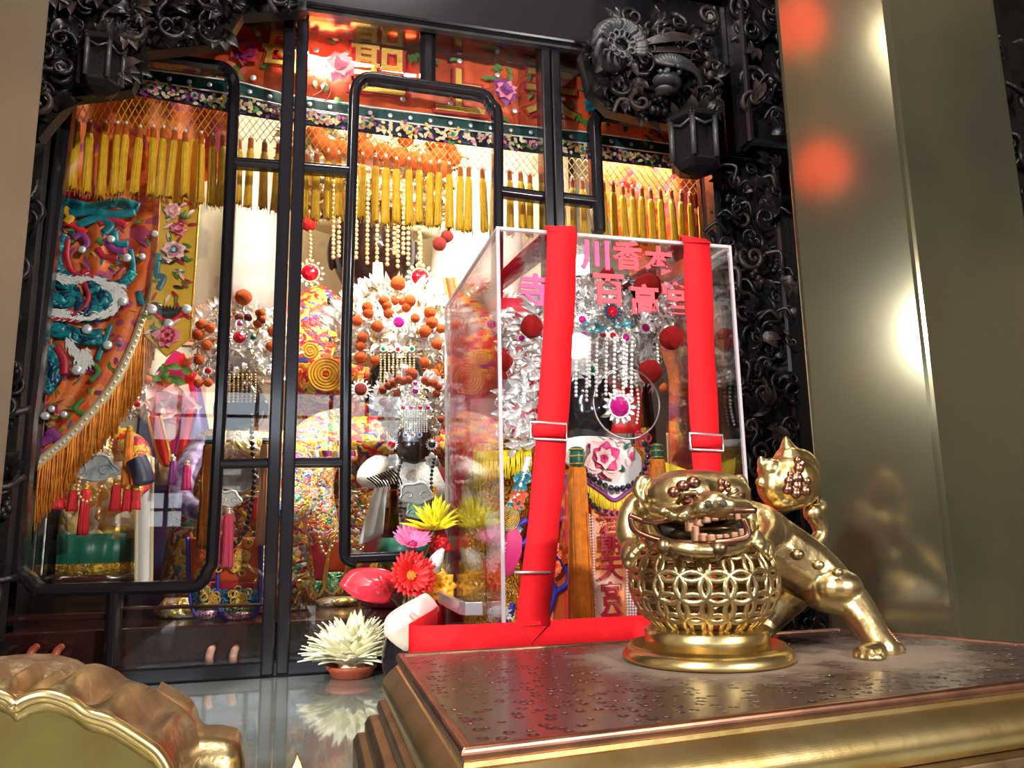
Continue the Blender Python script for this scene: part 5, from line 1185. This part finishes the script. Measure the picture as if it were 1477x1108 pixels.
# ================================================================== brass lion on its pierced ball
base = PZ(1015, 950, ZP); YL = base.y; LK = S(1015, 850, YL)
def q(px, py, dy=0): return P(px, py, YL - dy)
lion = thing('lion_statue', 'brass guardian lion resting on a pierced brass ball', 'statue', V((base.x, YL, ZP + .001)))
zb = ZP + .001; bc = q(1014, 838); R0 = 95 * LK
mb = MB(); f0 = bc.x; c0 = V((f0, YL, 0))
z1 = q(1014, 936).z
mb.lathe([(108 * LK, zb), (109 * LK, zb + .003), (106 * LK, zb + .008), (98 * LK, zb + .015), (88 * LK, z1 - .006), (82 * LK, z1)], c0, 64); obj('ball_foot', mb, BRASSB, lion)
zn_ = q(1014, 905).z
mb = MB(); mb.lathe([(79 * LK, z1 - .002), (79 * LK, zn_ - .002), (76 * LK, zn_), (70 * LK, zn_ + .002)], c0, 64); obj('ball_collar', mb, BRASSB, lion)
# pierced ball: interlocked rings, as on old coins, with solid cap
mb = MB(); NC = 20; rows = 4; z0l = math.radians(-42); dl = math.radians(20.5); rr = 1.0
RZ = (bc.z - zn_) / math.sin(math.radians(52))
RZ = min(RZ, R0 * .92)
def bp(lon, lat, k=1.0): return V((bc.x + R0 * k * math.cos(lat) * math.sin(lon), YL - R0 * k * math.cos(lat) * math.cos(lon), bc.z + RZ * k * math.sin(lat)))
for i in range(NC):
    for j in range(rows + 1):
        lo0 = 2 * PI * i / NC; la0 = z0l + j * dl; pts = []
        for m_ in range(20):
            a = 2 * PI * m_ / 20; la = la0 + math.sin(a) * dl * .70; lo_ = lo0 + math.cos(a) * (2 * PI / NC) * .70
            la = max(-.96, min(.98, la)); pts.append(bp(lo_, la))
        up_ = (bp(lo0, la0) - bc).normalized(); mb.tube(pts, 1, sec=[(math.cos(2 * PI * s_ / 8) * R0 * .042, math.sin(2 * PI * s_ / 8) * R0 * .024) for s_ in range(8)], up=up_, loop=True)
for la in (-.93, .92): mb.tube([bp(2 * PI * i / 60, la) for i in range(60)], R0 * .06, 8, loop=True)
obj('pierced_ball', mb, BRASS, lion)
mb = MB(); mb.rings([[bp(2 * PI * i / 40, la) for i in range(40)] for la in (.88, .98, 1.1, 1.25, 1.4, 1.55)], True, True); obj('ball_cap', mb, BRASSD, lion)
# body: one continuous skin
mb = MB()
def e(px, py, rx, rz, ry=None, dy=0): mb.sphere(q(px, py, dy), (rx * LK, (ry or rx) * LK, rz * LK), 20, 14)
def tb(pts, rs, k=5):
    qq = smoothpath([q(*p) for p in pts], k); n = len(qq); mb.tube(qq, [polyx([(i / (len(rs) - 1), r) for i, r in enumerate(rs)], j / (n - 1)) * LK for j in range(n)], 14)
    mb.sphere(qq[0], rs[0] * LK, 12, 8); mb.sphere(qq[-1], rs[-1] * LK, 12, 8)
# skull, brow, muzzle
e(1003, 722, 73, 40, 62, .02); e(985, 712, 50, 30, 50, .03); e(1030, 712, 44, 28, 50, .03); e(1012, 735, 66, 22, 60, .035)
e(1025, 730, 27, 18, 24, .085); e(1014, 733, 12, 10, 12, .10); e(1048, 729, 12, 10, 12, .10); e(1030, 722, 14, 10, 14, .098)
tb([(945, 738, .035), (975, 741, .07), (1010, 735, .094), (1040, 729, .096), (1075, 730, .072)], [9, 9, 9, 9, 8])
for x, y in [(958, 738), (970, 744), (984, 746)]: e(x, y, 8, 6, 8, .085)
# jaw
e(1010, 790, 62, 12, 56, .03); tb([(938, 752, .02), (948, 777, .045), (975, 789, .08), (1015, 794, .096), (1055, 791, .088), (1080, 778, .065), (1082, 756, .04)], [8, 8, 8, 8, 8, 8, 8])
e(990, 765, 58, 34, 30, -.035); tb([(940, 715, .0), (936, 745, .0), (950, 790, .01)], [16, 16, 14]); e(1070, 755, 18, 34, 26, -.01)
# ears
tb([(940, 704, .01), (926, 694, .015), (921, 708, .015), (927, 722, .02)], [10, 9, 8, 4]); tb([(1058, 698, .0), (1068, 692, .0), (1072, 706, .005), (1066, 716, .01)], [8, 8, 7, 4])
# neck, trunk, haunch, long hind leg and foot
tb([(1040, 755, -.045), (1080, 775, -.04), (1120, 795, -.035), (1165, 822, -.03), (1205, 852, -.012)], [42, 48, 47, 43, 33]); e(1100, 770, 42, 36, 42, -.03)
tb([(1190, 848, -.015), (1225, 868, .0), (1248, 896, .018), (1264, 922, .034), (1276, 938, .042)], [34, 28, 22, 19, 18]); e(1206, 846, 36, 24, 34, -.004)
tb([(1272, 938, .043), (1258, 941, .048), (1246, 943, .052)], [13, 13, 11])
for x, y, dy in [(1238, 942, .046), (1246, 944, .056), (1257, 945, .064), (1270, 945, .068)]: e(x, y, 7, 7.5, 8, dy); e(x - 3, y + 4, 5, 4.5, 6, dy + .006)
e(1292, 936, 12, 10, 12, .042)
# second hind leg behind the ball
tb([(1150, 838, -.075), (1130, 862, -.085), (1112, 888, -.085), (1098, 908, -.08)], [36, 32, 24, 18]); e(1098, 914, 18, 10, 20, -.07)
# forelegs clasping the ball
tb([(948, 720, -.02), (918, 730, -.005), (904, 762, .01), (912, 790, .03)], [18, 17, 15, 13]); tb([(912, 790, .03), (908, 800, .05), (906, 812, .055)], [13, 12, 8])
for x, y, dy in [(926, 788, .055), (918, 795, .062), (911, 803, .064), (906, 814, .06)]: e(x, y, 5.5, 5.5, 6, dy)
tb([(1080, 742, -.02), (1106, 752, .0), (1112, 772, .02), (1100, 790, .05)], [20, 20, 18, 13]); e(1102, 792, 14, 14, 12, .055)
for x, y, dy in [(1090, 782, .075), (1096, 790, .078), (1103, 797, .076), (1110, 804, .066)]: tb([(x + 2, y - 12, dy - .006), (x, y, dy)], [5.5, 5])
# shoulder swirls and body bumps
for x, y, r in [(1150, 800, 10), (1180, 815, 9), (1208, 826, 8)]: e(x, y, r, r * .8, r, .022)
# tail stalk
tb([(1170, 790, -.05), (1184, 772, -.052), (1180, 752, -.052), (1172, 740, -.05)], [13, 11, 13, 14]); tb([(1172, 742, -.05), (1186, 730, -.05), (1183, 722, -.05)], [12, 9, 4])
sk = sculpt(mb, 2.0 * LK, 7)
obj('body', sk, BRASS, lion)
# flame tipped tail ball
mb = MB()
def e2(px, py, rx, rz, ry=None, dy=-.05): mb.sphere(q(px, py, dy), (rx * LK, (ry or rx) * LK, rz * LK), 20, 14)
e2(1140, 695, 42, 42); e2(1118, 702, 26, 30); e2(1112, 678, 20, 18); e2(1158, 700, 26, 30); e2(1152, 672, 26, 26); e2(1130, 725, 26, 14)
for pts, rs in [([(1140, 668, -.05), (1136, 648, -.05), (1133, 630, -.05)], [26, 13, 2]), ([(1110, 676, -.05), (1100, 668, -.05), (1097, 660, -.05)], [14, 9, 3]), ([(1108, 700, -.05), (1097, 696, -.05)], [14, 8]), ([(1170, 690, -.05), (1172, 670, -.05), (1164, 652, -.05)], [14, 10, 3])]: tb(pts, rs)
sk = sculpt(mb, 2.0 * LK, 5); tl = obj('tail_flame', sk, BRASSB, lion)
mb = MB()
for x, y, r in [(1150, 690, 9), (1138, 694, 7), (1163, 694, 7), (1136, 706, 8), (1148, 712, 8), (1162, 708, 8), (1150, 701, 8), (1152, 676, 8), (1150, 664, 6), (1156, 668, 6), (1140, 684, 5)]: mb.sphere(q(x, y, -.05 + 38 * LK), (r * LK,) * 3, 12, 8)
obj('tail_flower', sculpt(mb, 1.2 * LK, 3), COPPER, tl)
# face details
def curls(ps, dy, f):
    for x, y, r in ps: m_ = MB(); m_.sphere(q(x, y, dy), (r * LK, r * LK, r * f * LK), 14, 10); obj('brow_curl', m_, COPPER, lion)
curls([(972, 710, 8), (985, 701, 8.5), (1000, 696, 9)], .082, .85); curls([(1040, 696, 5), (1048, 699, 5), (1040, 705, 5), (1050, 706, 4)], .078, 1)
for x, y in ((994, 720), (1062, 715)):
    mb = MB(); mb.sphere(q(x, y, .076 if x < 1000 else .06), (12 * LK, 11 * LK, 9 * LK), 14, 10); ey = obj('eye', mb, COPPER, lion)
    mb = MB(); mb.tube([q(x - 17, y + 6, .078), q(x - 7, y - 9, .088), q(x + 8, y - 10, .09), q(x + 16, y - 1, .088)] if x < 1000 else [q(x - 12, y, .07), q(x, y - 8, .068), q(x + 10, y, .06)], 3 * LK, 8); obj('eyelid', mb, BRASSD, ey)
mb = MB(); mb.tube(pp([(936, 742), (960, 751), (985, 751), (1006, 744), (1030, 734), (1055, 736), (1090, 736)], YL - .108, 5), 3.8 * LK, 8)
mb.v = [v + V((0, .045 * min(1, abs(v.x - bc.x) / (80 * LK)) ** 2, 0)) for v in mb.v]; obj('upper_lip', mb, COPPER, lion)
mb = MB(); mb.tube(pp([(938, 745), (944, 764), (968, 776), (1000, 783), (1042, 782), (1074, 777), (1079, 766), (1072, 748)], YL - .107, 5), 4 * LK, 8)
mb.v = [v + V((0, .045 * min(1, abs(v.x - bc.x) / (80 * LK)) ** 2, 0)) for v in mb.v]; obj('lower_lip', mb, COPPER, lion)
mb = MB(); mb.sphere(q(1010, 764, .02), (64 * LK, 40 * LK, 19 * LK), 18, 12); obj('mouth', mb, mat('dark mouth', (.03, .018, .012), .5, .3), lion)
def teeth(pts):
    for x, y, w, h in pts:
        mb = MB(); mb.box(q(x, y, .094 - .035 * abs(x - 1025) / 60 * .6), (w * LK * .97, 9 * LK, h * LK)); obj('tooth', mb, mat_tooth, lion, smooth=False, bevel=2.2 * LK)
mat_tooth = mat('coppery teeth', (.46, .25, .15), .35, .9)
teeth([(995, 755, 11, 20), (1007, 751, 11, 14), (1018, 747, 11, 13), (1029, 744, 11, 13), (1040, 743, 11, 12), (1051, 743, 11, 12), (1062, 744, 10, 12), (1003, 770, 9, 20), (1014, 775, 11, 10), (1025, 776, 11, 9), (1036, 776, 11, 9), (1047, 775, 11, 9), (1058, 773, 11, 10), (1068, 770, 9, 13)])
mb = MB(); mb.sphere(q(1032, 762, .06), (24 * LK, 24 * LK, 5 * LK), 16, 10); obj('tongue', mb, BRASSD, lion)
mb = MB()
for x, y, r in [(958, 788, 9), (972, 793, 9), (990, 796, 10), (1006, 794, 8), (1018, 794, 8), (1052, 792, 8), (1064, 791, 8), (1074, 788, 7)]: mb.sphere(q(x, y, .075), (r * LK, r * LK, r * 1.15 * LK), 12, 9)
mb.tube([q(1036, 784, .1), q(1037, 796, .1), q(1036, 806, .098)], [11 * LK, 9 * LK, 2 * LK], 12)
obj('beard_curls', mb, BRASSD, lion)
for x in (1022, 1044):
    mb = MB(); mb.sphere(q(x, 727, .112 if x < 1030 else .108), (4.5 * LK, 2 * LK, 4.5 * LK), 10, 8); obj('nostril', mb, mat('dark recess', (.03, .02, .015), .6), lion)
mb = MB()
for p_ in smoothpath([q(1128, 757, -.03), q(1160, 774, -.025), q(1190, 800, -.02), q(1222, 832, -.002), q(1256, 876, .018), (q(1280, 908, .034)), q(1304, 936, .042)], 12): mb.sphere(p_, 2.6 * LK, 7, 5)
obj('spine_braid', mb, COPPER, lion)

# ================================================================== cloud shaped brass vessel at the near corner
YA = .60
ves = thing('brass_vessel', 'brass cloud edged vessel standing near the table corner', 'vessel', V((P(60, 1100, YA).x, YA + .05, ZT)))
rim = [(-120, 1030), (-60, 1004), (-20, 1002), (0, 1006), (14, 1013), (23, 1021), (38, 1012), (68, 1006), (102, 1017), (125, 1033), (159, 1044), (197, 1067), (227, 1090), (245, 1125), (250, 1170)]
rp = pp(rim, YA, 5); rp = [v for v in rp]
low = [V((rp[-1].x, YA, ZT + .002)), V((rp[0].x, YA, ZT + .002))]
mb = MB(); mb.slab([v + V((0, .004, 0)) for v in rp] + low, (0, .02, 0)); obj('front_plate', mb, mat('greenish brass', (.50, .42, .13), .32, 1, (.42, .30, .09), 14, .1, 60), ves, smooth=False)
def lobes(d): return V((0, d, 0))
R = []
for i, v in enumerate(rp):
    s_ = .006 * math.sin(i * .55)
    R.append([v + V((0, 0, 0)), v + V((.0, .004, .004)), v + V((.002, .03, .004 + s_)), v + V((.003, .07, .005 + s_)), v + V((.003, .115, .003)), v + V((0, .12, -.002)), v + V((0, .115, -.012)), v + V((0, .004, -.010))])
mb = MB(); mb.rings(R, True, True); obj('cloud_rim', mb, BRASS, ves)
mb = MB(); mb.tube([v + V((0, .0, .001)) for v in rp], .0045, 8); obj('rim_bead', mb, BRASSB, ves)
q2 = pp([(215, 1010), (262, 1038), (280, 1075), (310, 1078), (338, 1088), (346, 1130)], YA + .13, 5)
mb = MB(); mb.rings([[v, v + V((0, .06, .004)), v + V((0, .07, -.02)), v + V((-.02, .06, -.03)), v + V((-.02, 0, -.03))] for v in q2], True, True); obj('side_lobe', mb, BRASS, ves)
mb = MB(); c = P(25, 990, YA + .10); mb.sphere(c, (.052, .045, .022), 26, 14); rg = random.Random(4); mb.v = [v + V((0, 0, rg.uniform(-.0012, .0012))) for v in mb.v]; obj('rough_lid', mb, BARK, ves)
bsx = rp[-1].x
tr = thing('brass_foot_scroll', 'small brass scroll standing on the table beside the cloud edged vessel', 'scroll', V((P(428, 1105, .66).x, .68, ZT)))
mb = MB(); c = P(428, 1125, .66); zc = c.z
mb.tube([V((c.x - .03, .68, ZT + .006)), V((c.x - .018, .68, ZT + .02)), V((c.x, .68, P(428, 1104, .68).z)), V((c.x + .018, .68, ZT + .02)), V((c.x + .03, .68, ZT + .006))], [.008, .009, .010, .009, .008], 12); obj('scroll_arm', mb, BRASSB, tr)

# ================================================================== flowers
rg = random.Random(31)
pc = PZ(507, 976, ZT); pc = V((pc.x, pc.y, ZT)); k = S(507, 970, pc.y)
po = thing('potted_chrysanthemum', 'cream spiky chrysanthemum in a terracotta saucer on the table', 'flower', pc)
mb = MB(); mb.lathe([(26 * k, 0), (29 * k, 1 * k), (33 * k, 10 * k), (37 * k, 13 * k), (37 * k, 17 * k), (33 * k, 17 * k), (30 * k, 12 * k), (.001, 10 * k)], pc, 36); obj('saucer', mb, TERRA, po)
mb = MB(); c = pc + V((0, 0, 10 * k)); CLAMP[0] = ((-1, 0, 0), (1, YG - .03, 4))
for i in range(230):
    a = rg.random() * 6.28; el = math.acos(1 - rg.random() * .80); d = V((math.sin(el) * math.cos(a), math.sin(el) * math.sin(a), math.cos(el) + .05)); L = rg.uniform(56, 78) * k
    mb.leaf(c + d * 8 * k, d, (0, 0, 1) if el > .4 else (0, -1, 0), L, 16 * k, .10, 5, bend=rg.uniform(-.1, .18))
obj('petals', mb, PETALC, po, solid=.0012)
mb = MB(); mb.sphere(c + V((0, 0, 4 * k)), (20 * k, 20 * k, 12 * k), 14, 8); obj('flower_heart', mb, PETALC, po); CLAMP[0] = None
# dark vase the cut flowers stand in
vz = V((P(585, 900, 1.40).x - .005, 1.36, ZT)); kv = S(585, 900, 1.36)
va = thing('flower_vase', 'dark glazed vase half hidden behind the pale anthurium', 'vase', vz)
mb = MB(); mb.lathe([(18 * kv, 0), (24 * kv, 2 * kv), (33 * kv, 26 * kv), (34 * kv, 50 * kv), (26 * kv, 78 * kv), (22 * kv, 86 * kv), (25 * kv, 92 * kv), (21 * kv, 92 * kv), (18 * kv, 84 * kv), (.001, 60 * kv)], vz, 30); obj('vase_body', mb, mat('dark glaze', (.015, .012, .014), .1), va)
mouth = vz + V((0, 0, 88 * kv))
def stem(t, a, b, mid=None, r=.0028): mb = MB(); mb.tube(smoothpath([a, mid or (a + b) / 2 + V((0, 0, .01)), b], 6), r, 7); return obj('stem', mb, STEM, t)
def anth(label, cx, cy, outline, Y, mt, spad, sm, tilt):
    c = P(cx, cy, Y); t = thing('anthurium', label, 'flower', mouth if False else c)
    pts = pp(outline + outline[:1], Y, 4)[:-1]; n = len(pts); R = []
    for f in (1, .8, .55, .3, .08): R.append([c + (p - c) * f + V((0, -tilt * (1 - f) * (1 - f) * .5 + .006 * f * f * math.sin(i * 2 * PI / n * 2), 0)) for i, p in enumerate(pts)])
    mb = MB(); mb.rings(R, True, False); mb.add(R[-1], [tuple(range(n))]); obj('spathe', mb, mt, t, solid=.0025)
    a, b = spad; mb = MB(); mb.tube(smoothpath([P(*a, Y - .012), P((a[0] + b[0]) / 2, (a[1] + b[1]) / 2, Y - .028), P(*b, Y - .024)], 5), [.0058, .0056, .0055, .0054, .0052, .005, .005, .0048, .0045, .0042, .003], 10); obj('spadix', mb, sm, t)
    stem(t, c + V((0, .004, 0)), mouth + V((rg.uniform(-.01, .01), 0, 0)), (c + mouth) / 2 + V((.01, .03, .0))); return t
anth('glossy red anthurium beside the lattice frame corner', 548, 845, [(489, 843), (505, 824), (535, 819), (560, 823), (572, 838), (566, 858), (560, 870), (535, 869), (508, 860)], 1.33, ANTHR, ((562, 850), (546, 830)), ANTHR, .03)
anth('pale pink anthurium hanging over the plinth corner', 600, 895, [(554, 915), (556, 895), (570, 880), (600, 862), (615, 856), (630, 872), (632, 882), (615, 895), (600, 905), (590, 938), (570, 930)], 1.22, ANTHP, ((614, 903), (592, 886)), mat('pinkish spadix', (.80, .40, .30), .5), .03)
def gerbera(label, cx, cy, r, Y, mt, nd, heart, layers=2, npet=24, wide=.33, cup=.5):
    c = P(cx, cy, Y); k_ = r * S(cx, cy, Y); t = thing('gerbera', label, 'flower', c); nd = V(nd).normalized(); a = nd.orthogonal().normalized(); b = nd.cross(a); mb = MB()
    for l in range(layers):
        for i in range(npet):
            th = 2 * PI * (i + .5 * l) / npet + rg.uniform(-.05, .05); d = a * math.cos(th) + b * math.sin(th); mb.leaf(c + d * k_ * .12 + nd * k_ * .04 * l, d + nd * (cup + .25 * l), nd, k_ * rg.uniform(.92, 1.05) * (1 - .2 * l), k_ * wide, .06, 4, tip=.5)
    obj('petals', mb, mt, t, solid=.0008)
    mb = MB(); mb.sphere(c + nd * k_ * .08, (k_ * .22,) * 3, 12, 8)
    for i in range(40): th = rg.random() * 6.28; d = (a * math.cos(th) + b * math.sin(th)); mb.sphere(c + nd * k_ * .26 + d * k_ * .2 * rg.random(), k_ * .035, 6, 4)
    obj('flower_heart', mb, heart, t); stem(t, c - nd * k_ * .1, mouth + V((rg.uniform(-.012, .012), 0, 0))); return t
gerbera('bright red gerbera between red and pale anthuriums', 592, 832, 35, 1.30, PETALR, (.15, -.8, .25), mat('orange flower heart', (.8, .25, .03), .7))
gerbera('pink cup shaped gerbera topmost in the vase', 594, 790, 33, 1.34, PETALK, (0, -.55, .75), mat('dark pink heart', (.45, .02, .12), .6), 1, 22, .30, .9)
c = P(626, 764, 1.33); t = thing('spider_chrysanthemum', 'yellow spider chrysanthemum against the acrylic box side', 'flower', c); mb = MB()
for i in range(70):
    a = rg.random() * 6.28; el = rg.uniform(.1, 1.9); d = V((math.sin(el) * math.cos(a), math.sin(el) * math.sin(a) * .8 - .2, math.cos(el) + .3)); mb.leaf(c, d, (0, -1, .2), .055 * rg.uniform(.7, 1.1), .006, .12, 5, bend=.15)
obj('petals', mb, PETALY, t, solid=.0008); stem(t, c, mouth)
c = P(634, 845, 1.32); t = thing('orange_lily', 'orange lily bloom against the lower box side', 'flower', c); mb = MB()
for i in range(9): a = i * .7; mb.leaf(c, V((math.cos(a), -.4, math.sin(a))), (0, -1, 0), .03, .02, .15, 4)
obj('petals', mb, PETALO, t, solid=.0008); stem(t, c, mouth)
c = P(630, 812, 1.33); t = thing('lily_bud', 'closed white lily bud beside the pink gerbera', 'flower', c); mb = MB(); mb.tube(smoothpath([P(626, 840, 1.33), P(627, 815, 1.33), P(634, 800, 1.33), P(640, 792, 1.33)], 5), [.004, .007, .009, .010, .011, .012, .012, .012, .011, .010, .009, .008, .006, .005, .004, .003], 10); obj('bud', mb, WHITE, t); stem(t, P(626, 840, 1.33), mouth)
c = P(632, 785, 1.35); t = thing('red_rose', 'small red bloom tucked under the yellow chrysanthemum', 'flower', c); mb = MB(); mb.peony(c, .026, [0], layers=4, rg=rg); obj('petals', mb, [PETALR], t, solid=.0008); stem(t, c, mouth)

# ================================================================== light
def area(name, loc, target, sx, sy, power, col=(1, 1, 1)):
    l = bpy.data.lights.new(name, 'AREA'); l.shape = 'DISK' if sx == sy and sx < .3 else 'RECTANGLE'; l.size = sx; l.size_y = sy; l.energy = power; l.color = col
    o = bpy.data.objects.new(name, l); C.objects.link(o); o.location = loc; o.rotation_euler = (V(target) - V(loc)).to_track_quat('-Z', 'Y').to_euler(); return o
area('shrine_strip_lamp', (.32, 1.84, 2.90), (.30, 2.05, 1.3), .95, .12, 32, (1, .90, .76))
area('shrine_front_lamp', (.36, 1.68, 2.28), (.30, 2.1, 1.35), .8, .05, 28, (1, .92, .80))  # added fill behind the valance, lifts the dark statue fronts
area('shrine_front_lamp', (.80, 1.70, 2.25), (.72, 2.1, 1.5), .25, .05, 9, (1, .90, .76))  # second added fill for the dim end behind the box
area('shrine_rear_lamp', (.2, 2.52, 2.90), (.2, 2.62, 1.6), 1.3, .1, 6, (1, .86, .66))
for i, (x, y, z, p) in enumerate([(.2, .35, 3.3, 28), (-2.4, -2.8, 3.3, 60), (-1.2, -.9, 3.3, 45), (2.4, -3.2, 3.3, 50)]):
    bl = thing('ceiling_lamp', 'square white ceiling lamp ' + ['right above the altar table', 'in the far hall corner by the lowest lantern', 'over the hall on the dragon curtain side', 'deep in the hall beyond the added floor lamps'][i], 'lamp', (x, y, 3.6))
    mb = MB(); mb.box((x, y, 3.66), (.5, .5, .06)); obj('housing', mb, WOOD, bl, smooth=False)
    mb = MB(); mb.box((x, y, 3.625), (.44, .44, .02)); obj('diffuser', mb, LAMPG, bl, smooth=False)
    area('hall_lamp', (x, y, 3.58), (x * .7, y * .6 + .3, 1.0), .44, .44, p, (1, .95, .9))
# added floor lamps, out of view in the hall, brighten the shrine front
fl = thing('added_floor_lamp', 'added unseen floor lamp in the hall brightening the shrine front', 'lamp', (1.32, -1.72, 0))
mb = MB(); mb.lathe([(.16, 0), (.16, .02), (.02, .04), (.015, 2.0), (.001, 2.0)], (1.32, -1.72, 0), 24); obj('stand', mb, WOOD, fl)
mb = MB(); mb.sphere((1.32, -1.72, 2.1), .08, 20, 14); obj('bulb', mb, LAMPG, fl)
fl = thing('added_floor_lamp', 'added unseen floor lamp in the hall opposite the dragon curtain', 'lamp', (-1.35, -1.0, 0))
mb = MB(); mb.lathe([(.16, 0), (.16, .02), (.02, .04), (.015, 2.0), (.001, 2.0)], (-1.35, -1.0, 0), 24); obj('stand', mb, WOOD, fl)
mb = MB(); mb.sphere((-1.35, -1.0, 2.1), .08, 20, 14); obj('bulb', mb, LAMPG, fl)
area('front_lamp', (-1.32, -.85, 2.12), (.1, 1.4, 1.45), .12, .12, 72, (.90, .95, 1))  # added front fill for the flowers and dragon curtain side
area('front_lamp', (1.30, -1.60, 2.12), (.3, 1.2, 1.4), .12, .12, 75, (1, .95, .90))  # added front fill for the box and its statue
def bounce(px, py, dist):                 # what the polished face of the pillar shows at a point
    n = V((-.749, -.663, 0)); d = ray(px, py); p0 = V((.898, .95, 0)); k_ = (p0 - EYE).dot(n) / d.dot(n); h = EYE + d * k_; d = d.normalized(); return h + (d - 2 * d.dot(n) * n) * dist
for i, (x, y, z) in enumerate([tuple(bounce(1185, 245, 1.9)), tuple(bounce(1148, 40, 1.75)), (.9, -2.2, 2.9)]):
    t = thing('paper_lantern', ['red paper lantern hanging in the hall closest to the altar', 'red paper lantern hanging lower in the hall', 'red paper lantern hanging highest in the hall'][i], 'lantern', (x, y, z))
    mb = MB(); mb.sphere((x, y, z), (.10, .10, .10), 20, 14); obj('shade', mb, LANT, t)
    mb = MB(); mb.lathe([(.03, -.02), (.04, 0), (.03, .02)], (x, y, z + .10), 16); mb.lathe([(.03, -.02), (.04, 0), (.03, .02)], (x, y, z - .10), 16); mb.tube([(x, y, z + .13), (x, y, 3.7)], .006, 6); obj('fittings', mb, GOLDE, t)
w = bpy.data.worlds.new('world'); sc.world = w; w.use_nodes = True; w.node_tree.nodes['Background'].inputs[0].default_value = (.30, .28, .26, 1); w.node_tree.nodes['Background'].inputs[1].default_value = .3
vs_ = sc.view_settings; vs_.view_transform = 'Standard'; vs_.look = 'None'; vs_.gamma = 1; vs_.exposure = 0.0; vs_.use_curve_mapping = False
